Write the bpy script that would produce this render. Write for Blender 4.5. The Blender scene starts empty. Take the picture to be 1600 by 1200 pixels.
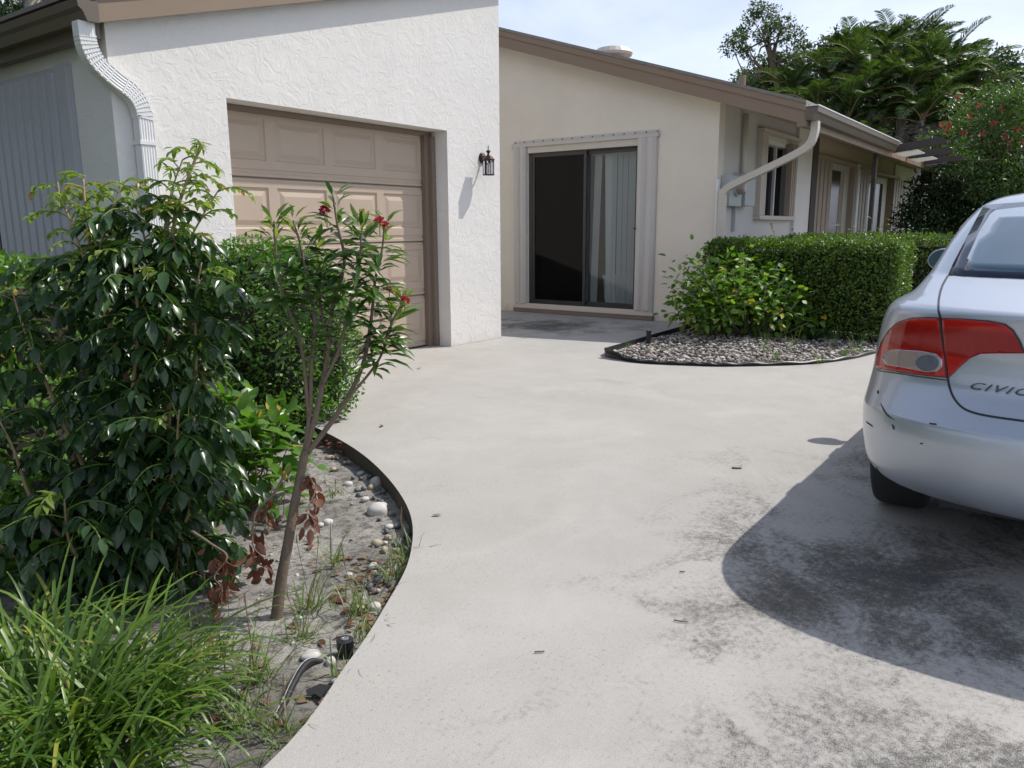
import bpy, bmesh, math, random
import numpy as np
from mathutils import Vector, Matrix
from mathutils.bvhtree import BVHTree
from mathutils.geometry import delaunay_2d_cdt

S = bpy.context.scene
RNG = np.random.default_rng(7)
R = math.radians

# ------------------------------------------------------------------ camera
# World: x runs away along the house front, y to the left of it, z up.  Most lengths
# below are given as (a, b, z) with a = x and b = -y.
FPX, PITCH, ROLL, CAM_H, YAW = 1215.0, R(11.26), R(-0.3), 1.25, R(36)
_fw = np.array([math.cos(YAW)*math.cos(PITCH), math.sin(YAW)*math.cos(PITCH), -math.sin(PITCH)])
_rt0 = np.array([math.sin(YAW), -math.cos(YAW), 0.0])
_up0 = np.cross(_rt0, _fw)
_rt = math.cos(ROLL)*_rt0 + math.sin(ROLL)*_up0
_up = -math.sin(ROLL)*_rt0 + math.cos(ROLL)*_up0
EYE = np.array([0.0, 0.0, CAM_H])
cam_d = bpy.data.cameras.new("camera")
cam = bpy.data.objects.new("camera", cam_d)
S.collection.objects.link(cam)
cam.matrix_world = Matrix(((_rt[0], _up[0], -_fw[0], EYE[0]), (_rt[1], _up[1], -_fw[1], EYE[1]),
                           (_rt[2], _up[2], -_fw[2], EYE[2]), (0, 0, 0, 1)))
cam_d.sensor_fit = 'HORIZONTAL'; cam_d.sensor_width = 36.0
cam_d.lens = 36.0*FPX/1600.0
cam_d.clip_start = 0.05; cam_d.clip_end = 600.0
S.camera = cam

def ray(x, y):                       # measuring helpers: a point of the photograph to a point of the place
    return _fw + _rt*(x-800)/FPX - _up*(y-600)/FPX
def gnd(x, y, z=0.0):
    r = ray(x, y); return EYE + r*(z-CAM_H)/r[2]
def at(x, y, depth):
    return EYE + ray(x, y)*depth
def on_a(x, y, a):
    r = ray(x, y); return EYE + r*a/r[0]
def on_b(x, y, b):
    r = ray(x, y); return EYE + r*(-b)/r[1]
def dep(P):
    return float((np.asarray(P)-EYE) @ _fw)
def V(a, b, z): return np.array([a, -b, z], float)

# ------------------------------------------------------------------ light
SUN = np.array([0.42, -0.26, 0.62]); SUN /= np.linalg.norm(SUN)
SUN_EL = math.asin(SUN[2]); SUN_ROT = math.atan2(SUN[0], SUN[1])
w = bpy.data.worlds.new("World"); S.world = w; w.use_nodes = True
nt = w.node_tree; nt.nodes.clear()
_o = nt.nodes.new('ShaderNodeOutputWorld'); _bg = nt.nodes.new('ShaderNodeBackground')
_sky = nt.nodes.new('ShaderNodeTexSky'); _sky.sky_type = 'NISHITA'; _sky.sun_disc = False
_sky.sun_elevation = SUN_EL; _sky.sun_rotation = SUN_ROT
_sky.air_density = 1.0; _sky.dust_density = 2.0; _sky.ozone_density = 1.2
_tc = nt.nodes.new('ShaderNodeTexCoord'); _mp = nt.nodes.new('ShaderNodeMapping')
_mp.inputs['Scale'].default_value = (1.0, 1.0, 2.6)
_no = nt.nodes.new('ShaderNodeTexNoise'); _no.inputs['Scale'].default_value = 2.3
_no.inputs['Detail'].default_value = 7; _no.inputs['Roughness'].default_value = 0.55
_rp = nt.nodes.new('ShaderNodeValToRGB')
_rp.color_ramp.elements[0].position = 0.36; _rp.color_ramp.elements[0].color = (0.50,)*3+(1,)
_rp.color_ramp.elements[1].position = 0.66; _rp.color_ramp.elements[1].color = (1,)*3+(1,)
_mx = nt.nodes.new('ShaderNodeMix'); _mx.data_type = 'RGBA'
_mx.inputs['B'].default_value = (8.9, 9.9, 12.3, 1)      # thin bright cloud veil
L = nt.links.new
L(_tc.outputs['Generated'], _mp.inputs['Vector']); L(_mp.outputs[0], _no.inputs['Vector'])
_sx = nt.nodes.new('ShaderNodeSeparateXYZ'); L(_tc.outputs['Generated'], _sx.inputs[0])
_mr = nt.nodes.new('ShaderNodeMapRange'); _mr.inputs['From Min'].default_value = .28; _mr.inputs['From Max'].default_value = .8
_mr.inputs['To Min'].default_value = 1.0; _mr.inputs['To Max'].default_value = .30; L(_sx.outputs[2], _mr.inputs[0])
_mm = nt.nodes.new('ShaderNodeMath'); _mm.operation = 'MULTIPLY'
L(_no.outputs['Fac'], _rp.inputs[0]); L(_rp.outputs[0], _mm.inputs[0]); L(_mr.outputs[0], _mm.inputs[1]); L(_mm.outputs[0], _mx.inputs['Factor'])
L(_sky.outputs[0], _mx.inputs['A']); L(_mx.outputs['Result'], _bg.inputs['Color'])
_bg.inputs['Strength'].default_value = 0.11
L(_bg.outputs[0], _o.inputs[0])

sl = bpy.data.lights.new("sun", 'SUN'); sl.energy = 4.2; sl.angle = R(0.5); sl.color = (1.0, 0.955, 0.89)
so = bpy.data.objects.new("sun", sl); S.collection.objects.link(so)
so.rotation_euler = Vector(-SUN).to_track_quat('-Z', 'Y').to_euler(); so.location = (5, -10, 20)

S.view_settings.view_transform = 'Standard'; S.view_settings.look = 'None'
S.view_settings.gamma = 1.0; S.view_settings.exposure = 0.0
S.cycles.max_bounces = 6; S.cycles.diffuse_bounces = 3; S.cycles.glossy_bounces = 3; S.cycles.transmission_bounces = 4; S.cycles.transparent_max_bounces = 8
S.cycles.use_adaptive_sampling = True; S.cycles.adaptive_threshold = 0.02
S.cycles.use_denoising = True

# ------------------------------------------------------------------ materials
class NT:
    def __init__(s, name):
        s.m = bpy.data.materials.new(name); s.m.use_nodes = True
        s.t = s.m.node_tree; s.b = s.t.nodes['Principled BSDF']; s.out = s.t.nodes['Material Output']
        s._c = None
    def n(s, typ, **kw):
        nd = s.t.nodes.new(typ)
        for k, v in kw.items():
            if k in nd.inputs: nd.inputs[k].default_value = v
            else: setattr(nd, k, v)
        return nd
    def l(s, a, b): s.t.links.new(a, b)
    def co(s):
        if s._c is None: s._c = s.n('ShaderNodeTexCoord').outputs['Object']
        return s._c
    def noise(s, scale, detail=5, rough=0.55, vec=None, dist=0.0):
        nd = s.n('ShaderNodeTexNoise', Scale=scale, Detail=detail, Roughness=rough, Distortion=dist)
        s.l(vec if vec is not None else s.co(), nd.inputs['Vector']); return nd.outputs['Fac']
    def ramp(s, fac, stops):
        r = s.n('ShaderNodeValToRGB'); e = r.color_ramp.elements
        while len(e) < len(stops): e.new(0.5)
        for el, (p, c) in zip(e, stops):
            el.position = p; el.color = tuple(c)+(1,) if hasattr(c, '__len__') else (c, c, c, 1)
        s.l(fac, r.inputs[0]); return r.outputs[0]
    def mix(s, f, a, b, blend='MIX'):
        m = s.n('ShaderNodeMix', data_type='RGBA', blend_type=blend)
        for sock, v in (('Factor', f), ('A', a), ('B', b)):
            i = [q for q in m.inputs if q.name == sock and (q.type == ('VALUE' if sock == 'Factor' else 'RGBA'))][0]
            if hasattr(v, 'is_linked') or isinstance(v, bpy.types.NodeSocket): s.l(v, i)
            else: i.default_value = v if sock == 'Factor' else tuple(v)+(1,)
        return [q for q in m.outputs if q.type == 'RGBA'][0]
    def math(s, op, a, b=None, c=None):
        m = s.n('ShaderNodeMath', operation=op)
        for i, v in enumerate((a, b, c)):
            if v is None: continue
            if isinstance(v, bpy.types.NodeSocket): s.l(v, m.inputs[i])
            else: m.inputs[i].default_value = v
        return m.outputs[0]
    def bump(s, h, strength=0.5, dist=0.01, nrm=None):
        b = s.n('ShaderNodeBump', Strength=strength, Distance=dist); s.l(h, b.inputs['Height'])
        if nrm is not None: s.l(nrm, b.inputs['Normal'])
        s.l(b.outputs[0], s.b.inputs['Normal']); return b.outputs[0]
    def set(s, **kw):
        for k, v in kw.items():
            i = s.b.inputs[k]
            if isinstance(v, bpy.types.NodeSocket): s.l(v, i)
            elif hasattr(v, '__len__') and len(v) == 3: i.default_value = tuple(v)+(1,)
            else: i.default_value = v
        return s

def plain(name, col, rough=0.6, var=0.12, scale=8.0, metallic=0.0, bump=0.0, bscale=60, **kw):
    t = NT(name)
    c = t.mix(t.noise(scale, 6, 0.6), [x*(1-var) for x in col], [min(1, x*(1+var)) for x in col])
    t.set(**{'Base Color': c, 'Roughness': rough, 'Metallic': metallic}); t.set(**kw)
    if bump: t.bump(t.noise(bscale, 4), bump, 0.004)
    return t.m

def stucco(name, col, amount=1.0, dirt=(0.30, 0.26, 0.2)):
    t = NT(name); co = t.co()
    warp = t.n('ShaderNodeTexNoise', Scale=5.0, Detail=3); t.l(co, warp.inputs['Vector'])
    vm = t.n('ShaderNodeMix', data_type='VECTOR'); 
    va = t.n('ShaderNodeVectorMath', operation='MULTIPLY_ADD')
    t.l(warp.outputs['Color'], va.inputs[0]); va.inputs[1].default_value = (0.22,)*3; t.l(co, va.inputs[2])
    big = t.ramp(t.noise(8.5, 5, 0.62, va.outputs[0], 1.2), [(0.46, 0.0), (0.54, 0.75), (0.60, 1.0)])
    small = t.noise(34, 5, 0.65)
    grit = t.noise(160, 2, 0.5)
    h = t.math('ADD', t.math('MULTIPLY', big, 0.55), t.math('ADD', t.math('MULTIPLY', small, 0.55), t.math('MULTIPLY', grit, 0.14)))
    t.bump(h, 0.36*amount, 0.009)
    c = t.mix(t.ramp(t.noise(1.7, 6, 0.65), [(0.3, 0.0), (0.75, 1.0)]), [x*0.94 for x in col], [x*1.03 for x in col])
    sep = t.n('ShaderNodeSeparateXYZ'); t.l(co, sep.inputs[0])
    low = t.math('ADD', t.math('MULTIPLY', sep.outputs[2], -2.6), t.math('MULTIPLY', t.noise(7, 6, 0.7), 1.5))
    c = t.mix(t.ramp(low, [(0.45, 0.0), (0.95, 0.42)]), c, dirt)
    t.set(**{'Base Color': c, 'Roughness': 0.9, 'Specular IOR Level': 0.2}); return t.m

M = {}
M['stucco_white'] = stucco('white stucco', (0.745, 0.72, 0.68), 1.0, (0.55, 0.5, 0.43))
M['stucco_cream'] = stucco('cream stucco', (0.76, 0.69, 0.585), 0.6)
M['stucco_grey'] = stucco('painted stucco', (0.60, 0.58, 0.54), 0.45)
M['stucco_ochre'] = plain('ochre stucco', (0.62, 0.49, 0.36), 0.9, 0.1, 3, bump=0.4)
M['trim'] = plain('taupe trim paint', (0.24, 0.172, 0.118), 0.55, 0.08, 3)
M['trim_dark'] = plain('brown paint', (0.055, 0.042, 0.036), 0.6)
M['gutter'] = plain('bronze gutter paint', (0.135, 0.105, 0.08), 0.45, 0.08, 3)
M['shingle'] = plain('grey shingle', (0.22, 0.20, 0.18), 0.95, 0.3, 14, bump=0.8)
M['door'] = plain('beige garage door paint', (0.46, 0.362, 0.275), 0.45, 0.06, 4)
M['jamb'] = plain('brown jamb paint', (0.20, 0.15, 0.112), 0.55, 0.08)
M['white_metal'] = plain('white painted aluminium', (0.74, 0.73, 0.71), 0.4, 0.05, 5)
M['cream_metal'] = plain('cream painted aluminium', (0.58, 0.52, 0.45), 0.45, 0.06, 5)
M['pale_metal'] = plain('pale shutter aluminium', (0.54, 0.50, 0.46), 0.4, 0.06, 5)
M['shutter_grey'] = plain('grey storm shutter', (0.40, 0.40, 0.43), 0.45, 0.07, 4)
M['shutter_tan'] = plain('tan storm shutter', (0.40, 0.32, 0.26), 0.5, 0.06, 4)
M['dark_frame'] = plain('bronze door frame', (0.035, 0.033, 0.033), 0.35)
M['blind'] = plain('blind fabric', (0.66, 0.68, 0.68), 0.8, 0.05)
M['interior'] = plain('dim interior', (0.22, 0.2, 0.18), 0.9)
M['dark'] = plain('black plastic', (0.018, 0.018, 0.02), 0.45, 0.2)
M['lantern'] = plain('bronze lantern metal', (0.06, 0.032, 0.028), 0.35, 0.2, 30, metallic=0.6)
M['rubber'] = plain('tyre rubber', (0.02, 0.02, 0.021), 0.75, 0.2, 20)
M['rim'] = plain('alloy rim', (0.45, 0.45, 0.47), 0.35, 0.05, metallic=0.9)
M['chrome'] = plain('chrome', (0.10, 0.105, 0.12), 0.25, 0.05, metallic=1.0)
M['galv'] = plain('grey painted steel', (0.44, 0.46, 0.45), 0.5, 0.06)

def glass(name, tint=(0.9, 0.95, 0.95), refl=0.5, ior=1.5, screen=0.0):
    t = NT(name); t.t.nodes.remove(t.b)
    tr = t.n('ShaderNodeBsdfTransparent'); tr.inputs[0].default_value = tuple(tint)+(1,)
    gl = t.n('ShaderNodeBsdfGlossy'); gl.inputs['Roughness'].default_value = 0.02
    fr = t.n('ShaderNodeFresnel'); fr.inputs[0].default_value = ior
    mx = t.n('ShaderNodeMixShader'); t.l(t.math('MULTIPLY', fr.outputs[0], refl*2), mx.inputs[0])
    t.l(tr.outputs[0], mx.inputs[1]); t.l(gl.outputs[0], mx.inputs[2]); t.l(mx.outputs[0], t.out.inputs[0])
    return t.m
M['glass'] = glass('door glass', (0.86, 0.89, 0.90), 0.5)
M['glass_screen'] = glass('screened glass', (0.22, 0.22, 0.225), 0.22)
M['lamp_glass'] = glass('lantern glass', (0.95, 0.95, 0.95), 0.6)
t = NT('dark window glass'); t.set(**{'Base Color': (0.012, 0.012, 0.02), 'Roughness': 0.15, 'Specular IOR Level': 0.15}); M['win_glass'] = t.m

def concrete(name, centres, base=(0.43, 0.412, 0.385), dark=(0.034, 0.034, 0.033)):
    t = NT(name); co = t.co()
    c = t.mix(t.ramp(t.noise(0.55, 7, 0.62), [(0.3, 0.0), (0.72, 1.0)]), [x*0.9 for x in base], [x*1.07 for x in base])
    c = t.mix(t.ramp(t.noise(3.4, 8, 0.72, dist=0.6), [(0.38, 0.0), (0.62, 1.0)]), t.mix(1.0, c, (0.93, 0.93, 0.92), 'MULTIPLY'), c)
    c = t.mix(t.ramp(t.noise(0.9, 6, 0.6, dist=1.5), [(0.52, 0.0), (0.66, 0.35)]), c, (0.50, 0.485, 0.45))
    # mildew stains; near the car also darkened to deepen its cast shadow
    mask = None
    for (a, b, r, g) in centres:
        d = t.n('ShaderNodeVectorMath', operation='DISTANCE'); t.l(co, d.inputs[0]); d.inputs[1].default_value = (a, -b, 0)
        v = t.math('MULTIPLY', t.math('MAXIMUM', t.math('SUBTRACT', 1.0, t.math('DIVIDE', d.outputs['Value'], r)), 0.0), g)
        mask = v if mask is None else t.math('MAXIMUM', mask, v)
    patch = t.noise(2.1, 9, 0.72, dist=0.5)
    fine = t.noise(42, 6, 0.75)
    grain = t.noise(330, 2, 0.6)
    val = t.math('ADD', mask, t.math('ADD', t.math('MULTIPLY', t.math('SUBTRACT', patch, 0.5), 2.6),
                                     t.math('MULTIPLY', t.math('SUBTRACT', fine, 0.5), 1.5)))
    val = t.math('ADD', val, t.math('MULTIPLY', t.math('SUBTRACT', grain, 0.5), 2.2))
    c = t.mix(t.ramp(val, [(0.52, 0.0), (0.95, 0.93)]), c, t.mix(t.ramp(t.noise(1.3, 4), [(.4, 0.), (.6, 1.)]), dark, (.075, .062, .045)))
    speck = t.noise(85, 3, 0.55)
    c = t.mix(t.math('MULTIPLY', t.ramp(speck, [(0.30, 0.6), (0.40, 0.0)]), t.ramp(t.noise(2.6, 4), [(.35, .25), (.65, 1.)])), c, (.12, .115, .105))
    c = t.mix(t.ramp(speck, [(0.60, 0.0), (0.72, 0.28)]), c, (.56, .55, .52))
    # fine aggregate grain all over, small worn pits
    c = t.mix(t.ramp(grain, [(0.34, 0.55), (0.48, 0.0), (0.66, 0.0)]), c, (0.2, 0.195, 0.185))
    c = t.mix(t.ramp(grain, [(0.55, 0.0), (0.75, 0.35)]), c, (0.62, 0.61, 0.58))
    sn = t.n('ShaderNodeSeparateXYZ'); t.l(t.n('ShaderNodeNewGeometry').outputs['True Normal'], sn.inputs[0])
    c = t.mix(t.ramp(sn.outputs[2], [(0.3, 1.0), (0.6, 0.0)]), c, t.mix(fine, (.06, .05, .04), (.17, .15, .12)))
    t.set(**{'Base Color': c, 'Roughness': 0.92, 'Specular IOR Level': 0.25})
    t.bump(t.math('ADD', t.math('MULTIPLY', fine, 0.7), t.math('MULTIPLY', grain, 0.5)), 0.35, 0.004)
    return t.m
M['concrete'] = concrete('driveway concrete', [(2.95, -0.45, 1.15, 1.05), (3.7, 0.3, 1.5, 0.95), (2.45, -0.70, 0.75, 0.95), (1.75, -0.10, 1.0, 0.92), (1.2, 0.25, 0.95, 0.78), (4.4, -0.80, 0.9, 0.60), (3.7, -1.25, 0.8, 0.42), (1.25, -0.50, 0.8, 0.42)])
M['patio'] = concrete('patio concrete', [(8.6, -5.6, 1.7, 1.0), (9.1, -4.5, 1.1, 0.7), (8.2, -6.8, 1.5, 0.9)], (0.43, 0.42, 0.40))

def soilmat(name, c1, c2, specks=0.5, bs=0.6):
    t = NT(name)
    f = t.noise(26, 8, 0.75); g = t.noise(130, 4, 0.7)
    c = t.mix(t.ramp(t.noise(2.2, 6, 0.65), [(0.35, 0.0), (0.66, 1.0)]), c1, c2)
    c = t.mix(t.ramp(f, [(0.40, specks), (0.53, 0.0)]), c, (0.055, 0.048, 0.04))
    c = t.mix(t.ramp(g, [(0.62, 0.0), (0.72, 0.5)]), c, (0.5, 0.48, 0.45))
    t.set(**{'Base Color': c, 'Roughness': 0.95}); t.bump(t.math('ADD', f, t.math('MULTIPLY', g, 0.5)), bs, 0.012); return t.m
M['sand'] = soilmat('grey garden sand', (0.17, 0.157, 0.14), (0.43, 0.405, 0.37), 0.8, 1.0)
M['soil'] = soilmat('dark bed soil', (0.13, 0.11, 0.09), (0.2, 0.175, 0.15))
M['lawn'] = plain('lawn ground', (0.05, 0.07, 0.025), 0.95, 0.4, 9, bump=0.8)

def leafmat(name, c1, c2, rough=0.38, trans=0.28, odd=None, oddf=0.06, tcol=None, spec=0.5):
    t = NT(name); g = t.n('ShaderNodeNewGeometry').outputs['Random Per Island']
    c = t.mix(t.ramp(g, [(0.0, 0.0), (1.0, 1.0)]), c1, c2)
    if odd:
        h = t.math('FRACT', t.math('MULTIPLY', g, 37.7))
        c = t.mix(t.math('LESS_THAN', h, oddf), c, odd)
    c = t.mix(t.noise(25, 3), t.mix(1.0, c, (0.85, 0.85, 0.85), 'MULTIPLY'), c)
    t.set(**{'Base Color': c, 'Roughness': rough, 'Specular IOR Level': spec})
    tr = t.n('ShaderNodeBsdfTranslucent')
    tc = t.mix(1.0, c, tcol or (1.7, 2.0, 0.7), 'MULTIPLY'); t.l(tc, tr.inputs[0])
    mx = t.n('ShaderNodeMixShader'); mx.inputs[0].default_value = trans
    t.l(t.b.outputs[0], mx.inputs[1]); t.l(tr.outputs[0], mx.inputs[2]); t.l(mx.outputs[0], t.out.inputs[0])
    return t.m
M['leaf_dark'] = leafmat('dark glossy leaflet', (0.017, 0.043, 0.017), (0.061, 0.126, 0.035), 0.27, 0.22)
M['leaf_new'] = leafmat('fresh leaflet', (0.15, 0.24, 0.045), (0.25, 0.30, 0.075), 0.35, 0.45, (0.30, 0.16, 0.06), 0.05)
M['leaf_jat'] = leafmat('narrow green leaf', (0.026, 0.072, 0.018), (0.106, 0.194, 0.036), 0.33, 0.28)
M['leaf_jat_tip'] = leafmat('pale shoot leaf', (0.13, 0.21, 0.04), (0.23, 0.26, 0.07), 0.35, 0.4)
M['leaf_bright'] = leafmat('bright broad leaf', (0.065, 0.16, 0.022), (0.13, 0.25, 0.035), 0.33, 0.34, (0.50, 0.36, 0.03), 0.035)
M['leaf_hedge'] = leafmat('small hedge leaf', (0.046, 0.094, 0.014), (0.156, 0.246, 0.036), 0.42, 0.25)
M['leaf_hedge2'] = leafmat('small dark bush leaf', (0.046, 0.117, 0.020), (0.137, 0.276, 0.033), 0.4, 0.3)
M['leaf_hib'] = leafmat('hibiscus leaf', (0.072, 0.168, 0.022), (0.195, 0.312, 0.040), 0.5, 0.32, (0.55, 0.40, 0.03), 0.03)
M['leaf_tree'] = leafmat('tree leaf', (0.042, 0.072, 0.026), (0.090, 0.126, 0.042), 0.45, 0.25)
M['leaf_wild'] = leafmat('wild leaf', (0.044, 0.092, 0.020), (0.108, 0.168, 0.035), 0.42, 0.25)
M['leaf_black'] = leafmat('deep green leaf', (0.022, 0.050, 0.015), (0.052, 0.099, 0.026), 0.42, 0.15)  # dark green foliage of the dense trees and clipped bush
t = NT('fibreglass sheet'); t.set(**{'Base Color': (0.6, 0.6, 0.58), 'Roughness': 0.6}); _t = t.n('ShaderNodeBsdfTranslucent'); _t.inputs[0].default_value = (.75, .75, .72, 1); _m = t.n('ShaderNodeMixShader'); _m.inputs[0].default_value = .55; t.l(t.b.outputs[0], _m.inputs[1]); t.l(_t.outputs[0], _m.inputs[2]); t.l(_m.outputs[0], t.out.inputs[0]); M['sheet'] = t.m
M['palm'] = leafmat('palm leaf', (0.029, 0.062, 0.021), (0.105, 0.165, 0.043), 0.36, 0.22)
M['palm_dead'] = leafmat('dead palm leaf', (0.12, 0.10, 0.085), (0.2, 0.17, 0.145), 0.8, 0.1, tcol=(1, 1, 1))
M['grass'] = leafmat('strap leaf', (0.040, 0.094, 0.014), (0.144, 0.241, 0.030), 0.38, 0.25, (0.32, 0.33, 0.06), 0.06)
M['weed'] = leafmat('weed blade', (0.10, 0.17, 0.045), (0.19, 0.26, 0.08), 0.45, 0.3, (0.36, 0.31, 0.17), 0.15)
M['brown_leaf'] = leafmat('dry leaf', (0.10, 0.032, 0.018), (0.20, 0.085, 0.045), 0.55, 0.2, tcol=(1.5, 1.0, 0.7))
M['litter'] = leafmat('leaf litter', (0.14, 0.075, 0.04), (0.30, 0.2, 0.11), 0.7, 0.15, tcol=(1.4, 1.0, 0.8))
M['petal'] = leafmat('red petal', (0.36, 0.015, 0.035), (0.52, 0.035, 0.085), 0.5, 0.3, tcol=(1.3, 0.8, 0.9))
M['bark'] = plain('brown bark', (0.165, 0.122, 0.085), 0.9, 0.35, 30, bump=0.8, bscale=90)
M['bark_pale'] = plain('pale bark', (0.27, 0.235, 0.2), 0.9, 0.3, 25, bump=0.8, bscale=70)
M['bark_green'] = plain('green brown stem', (0.30, 0.215, 0.12), 0.8, 0.3, 30)
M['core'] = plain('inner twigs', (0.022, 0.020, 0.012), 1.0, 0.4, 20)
t = NT('river stone'); g = t.n('ShaderNodeNewGeometry').outputs['Random Per Island']
c = t.ramp(g, [(0.0, (0.05, 0.048, 0.045)), (0.3, (0.17, 0.155, 0.14)), (0.55, (0.33, 0.29, 0.25)), (0.82, (0.60, 0.57, 0.53)), (1.0, (0.27, 0.17, 0.12))])
c = t.mix(t.noise(60, 4), t.mix(1.0, c, (0.8, 0.8, 0.8), 'MULTIPLY'), c)
t.set(**{'Base Color': c, 'Roughness': 0.7}); M['gravel'] = t.m
M['stone_white'] = plain('white stone', (0.52, 0.50, 0.47), 0.75, 0.2, 30, bump=0.3)
M['stone_tan'] = plain('tan stone', (0.42, 0.34, 0.25), 0.7, 0.2, 30, bump=0.3)
M['stone_grey'] = plain('grey stone', (0.13, 0.135, 0.145), 0.6, 0.2, 30, bump=0.3)

def paint(name, col):
    t = NT(name)
    fl = t.noise(900, 2, 0.5)
    c = t.mix(fl, [x*0.9 for x in col], [x*1.08 for x in col])
    t.set(**{'Base Color': c, 'Metallic': 0.68, 'Roughness': 0.37, 'Coat Weight': 0.7, 'Coat Roughness': 0.04}); return t.m
M['silver'] = paint('silver car paint', (0.45, 0.49, 0.55))
t = NT('car glass'); t.set(**{'Base Color': (0.03, 0.085, 0.13), 'Roughness': 0.03, 'Specular IOR Level': 1.0, 'Coat Weight': 1.0, 'Coat Roughness': 0.02}); M['car_glass'] = t.m
t = NT('black glass band'); t.set(**{'Base Color': (0.012, 0.02, 0.045), 'Roughness': 0.08}); M['band'] = t.m
def lensmat(name, c1, c2):
    t = NT(name)
    br = t.n('ShaderNodeTexBrick', Scale=18.0); br.inputs['Mortar Size'].default_value = 0.03
    rotm = t.n('ShaderNodeMapping'); rotm.inputs['Rotation'].default_value = (0, R(90), 0); t.l(t.co(), rotm.inputs[0])
    t.l(rotm.outputs[0], br.inputs['Vector'])
    sx = t.n('ShaderNodeSeparateXYZ'); t.l(t.co(), sx.inputs[0])
    c = t.mix(t.ramp(sx.outputs[2], [(0.80, 1.0), (0.815, 0.15), (0.90, 0.0), (0.915, 0.8)]), c1, c2)
    c = t.mix(t.math('MULTIPLY', t.noise(55, 2), .5), c, [x*.45 for x in c1])
    t.bump(br.outputs['Fac'], .25, .002)
    t.set(**{'Base Color': c, 'Roughness': 0.16, 'Coat Weight': 0.25, 'Coat Roughness': 0.02, 'Specular IOR Level': 0.35}); return t.m
M['red_lens'] = lensmat('red lamp lens', (0.30, 0.004, 0.004), (0.52, 0.012, 0.008))
M['clear_lens'] = lensmat('clear lamp lens', (0.27, 0.20, 0.185), (0.40, 0.31, 0.28))
M['dark_lens'] = lensmat('grey lamp lens', (0.08, 0.085, 0.11), (0.16, 0.165, 0.2))
M['scratch'] = plain('scuffed paint', (0.03, 0.03, 0.04), 0.6)

# ------------------------------------------------------------------ mesh helpers
COL = S.collection
def link(o, root=None):
    COL.objects.link(o)
    if root is not None: o.parent = root
    return o

def tag(o, label=None, cat=None, group=None, kind=None):
    for k, v in (('label', label), ('category', cat), ('group', group), ('kind', kind)):
        if v: o[k] = v
    return o

def thing(name, loc, label, cat, group=None):
    o = bpy.data.objects.new(name, None); o.empty_display_size = 0.1; COL.objects.link(o)
    o.location = Vector([float(q) for q in loc]); return tag(o, label, cat, group)

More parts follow.
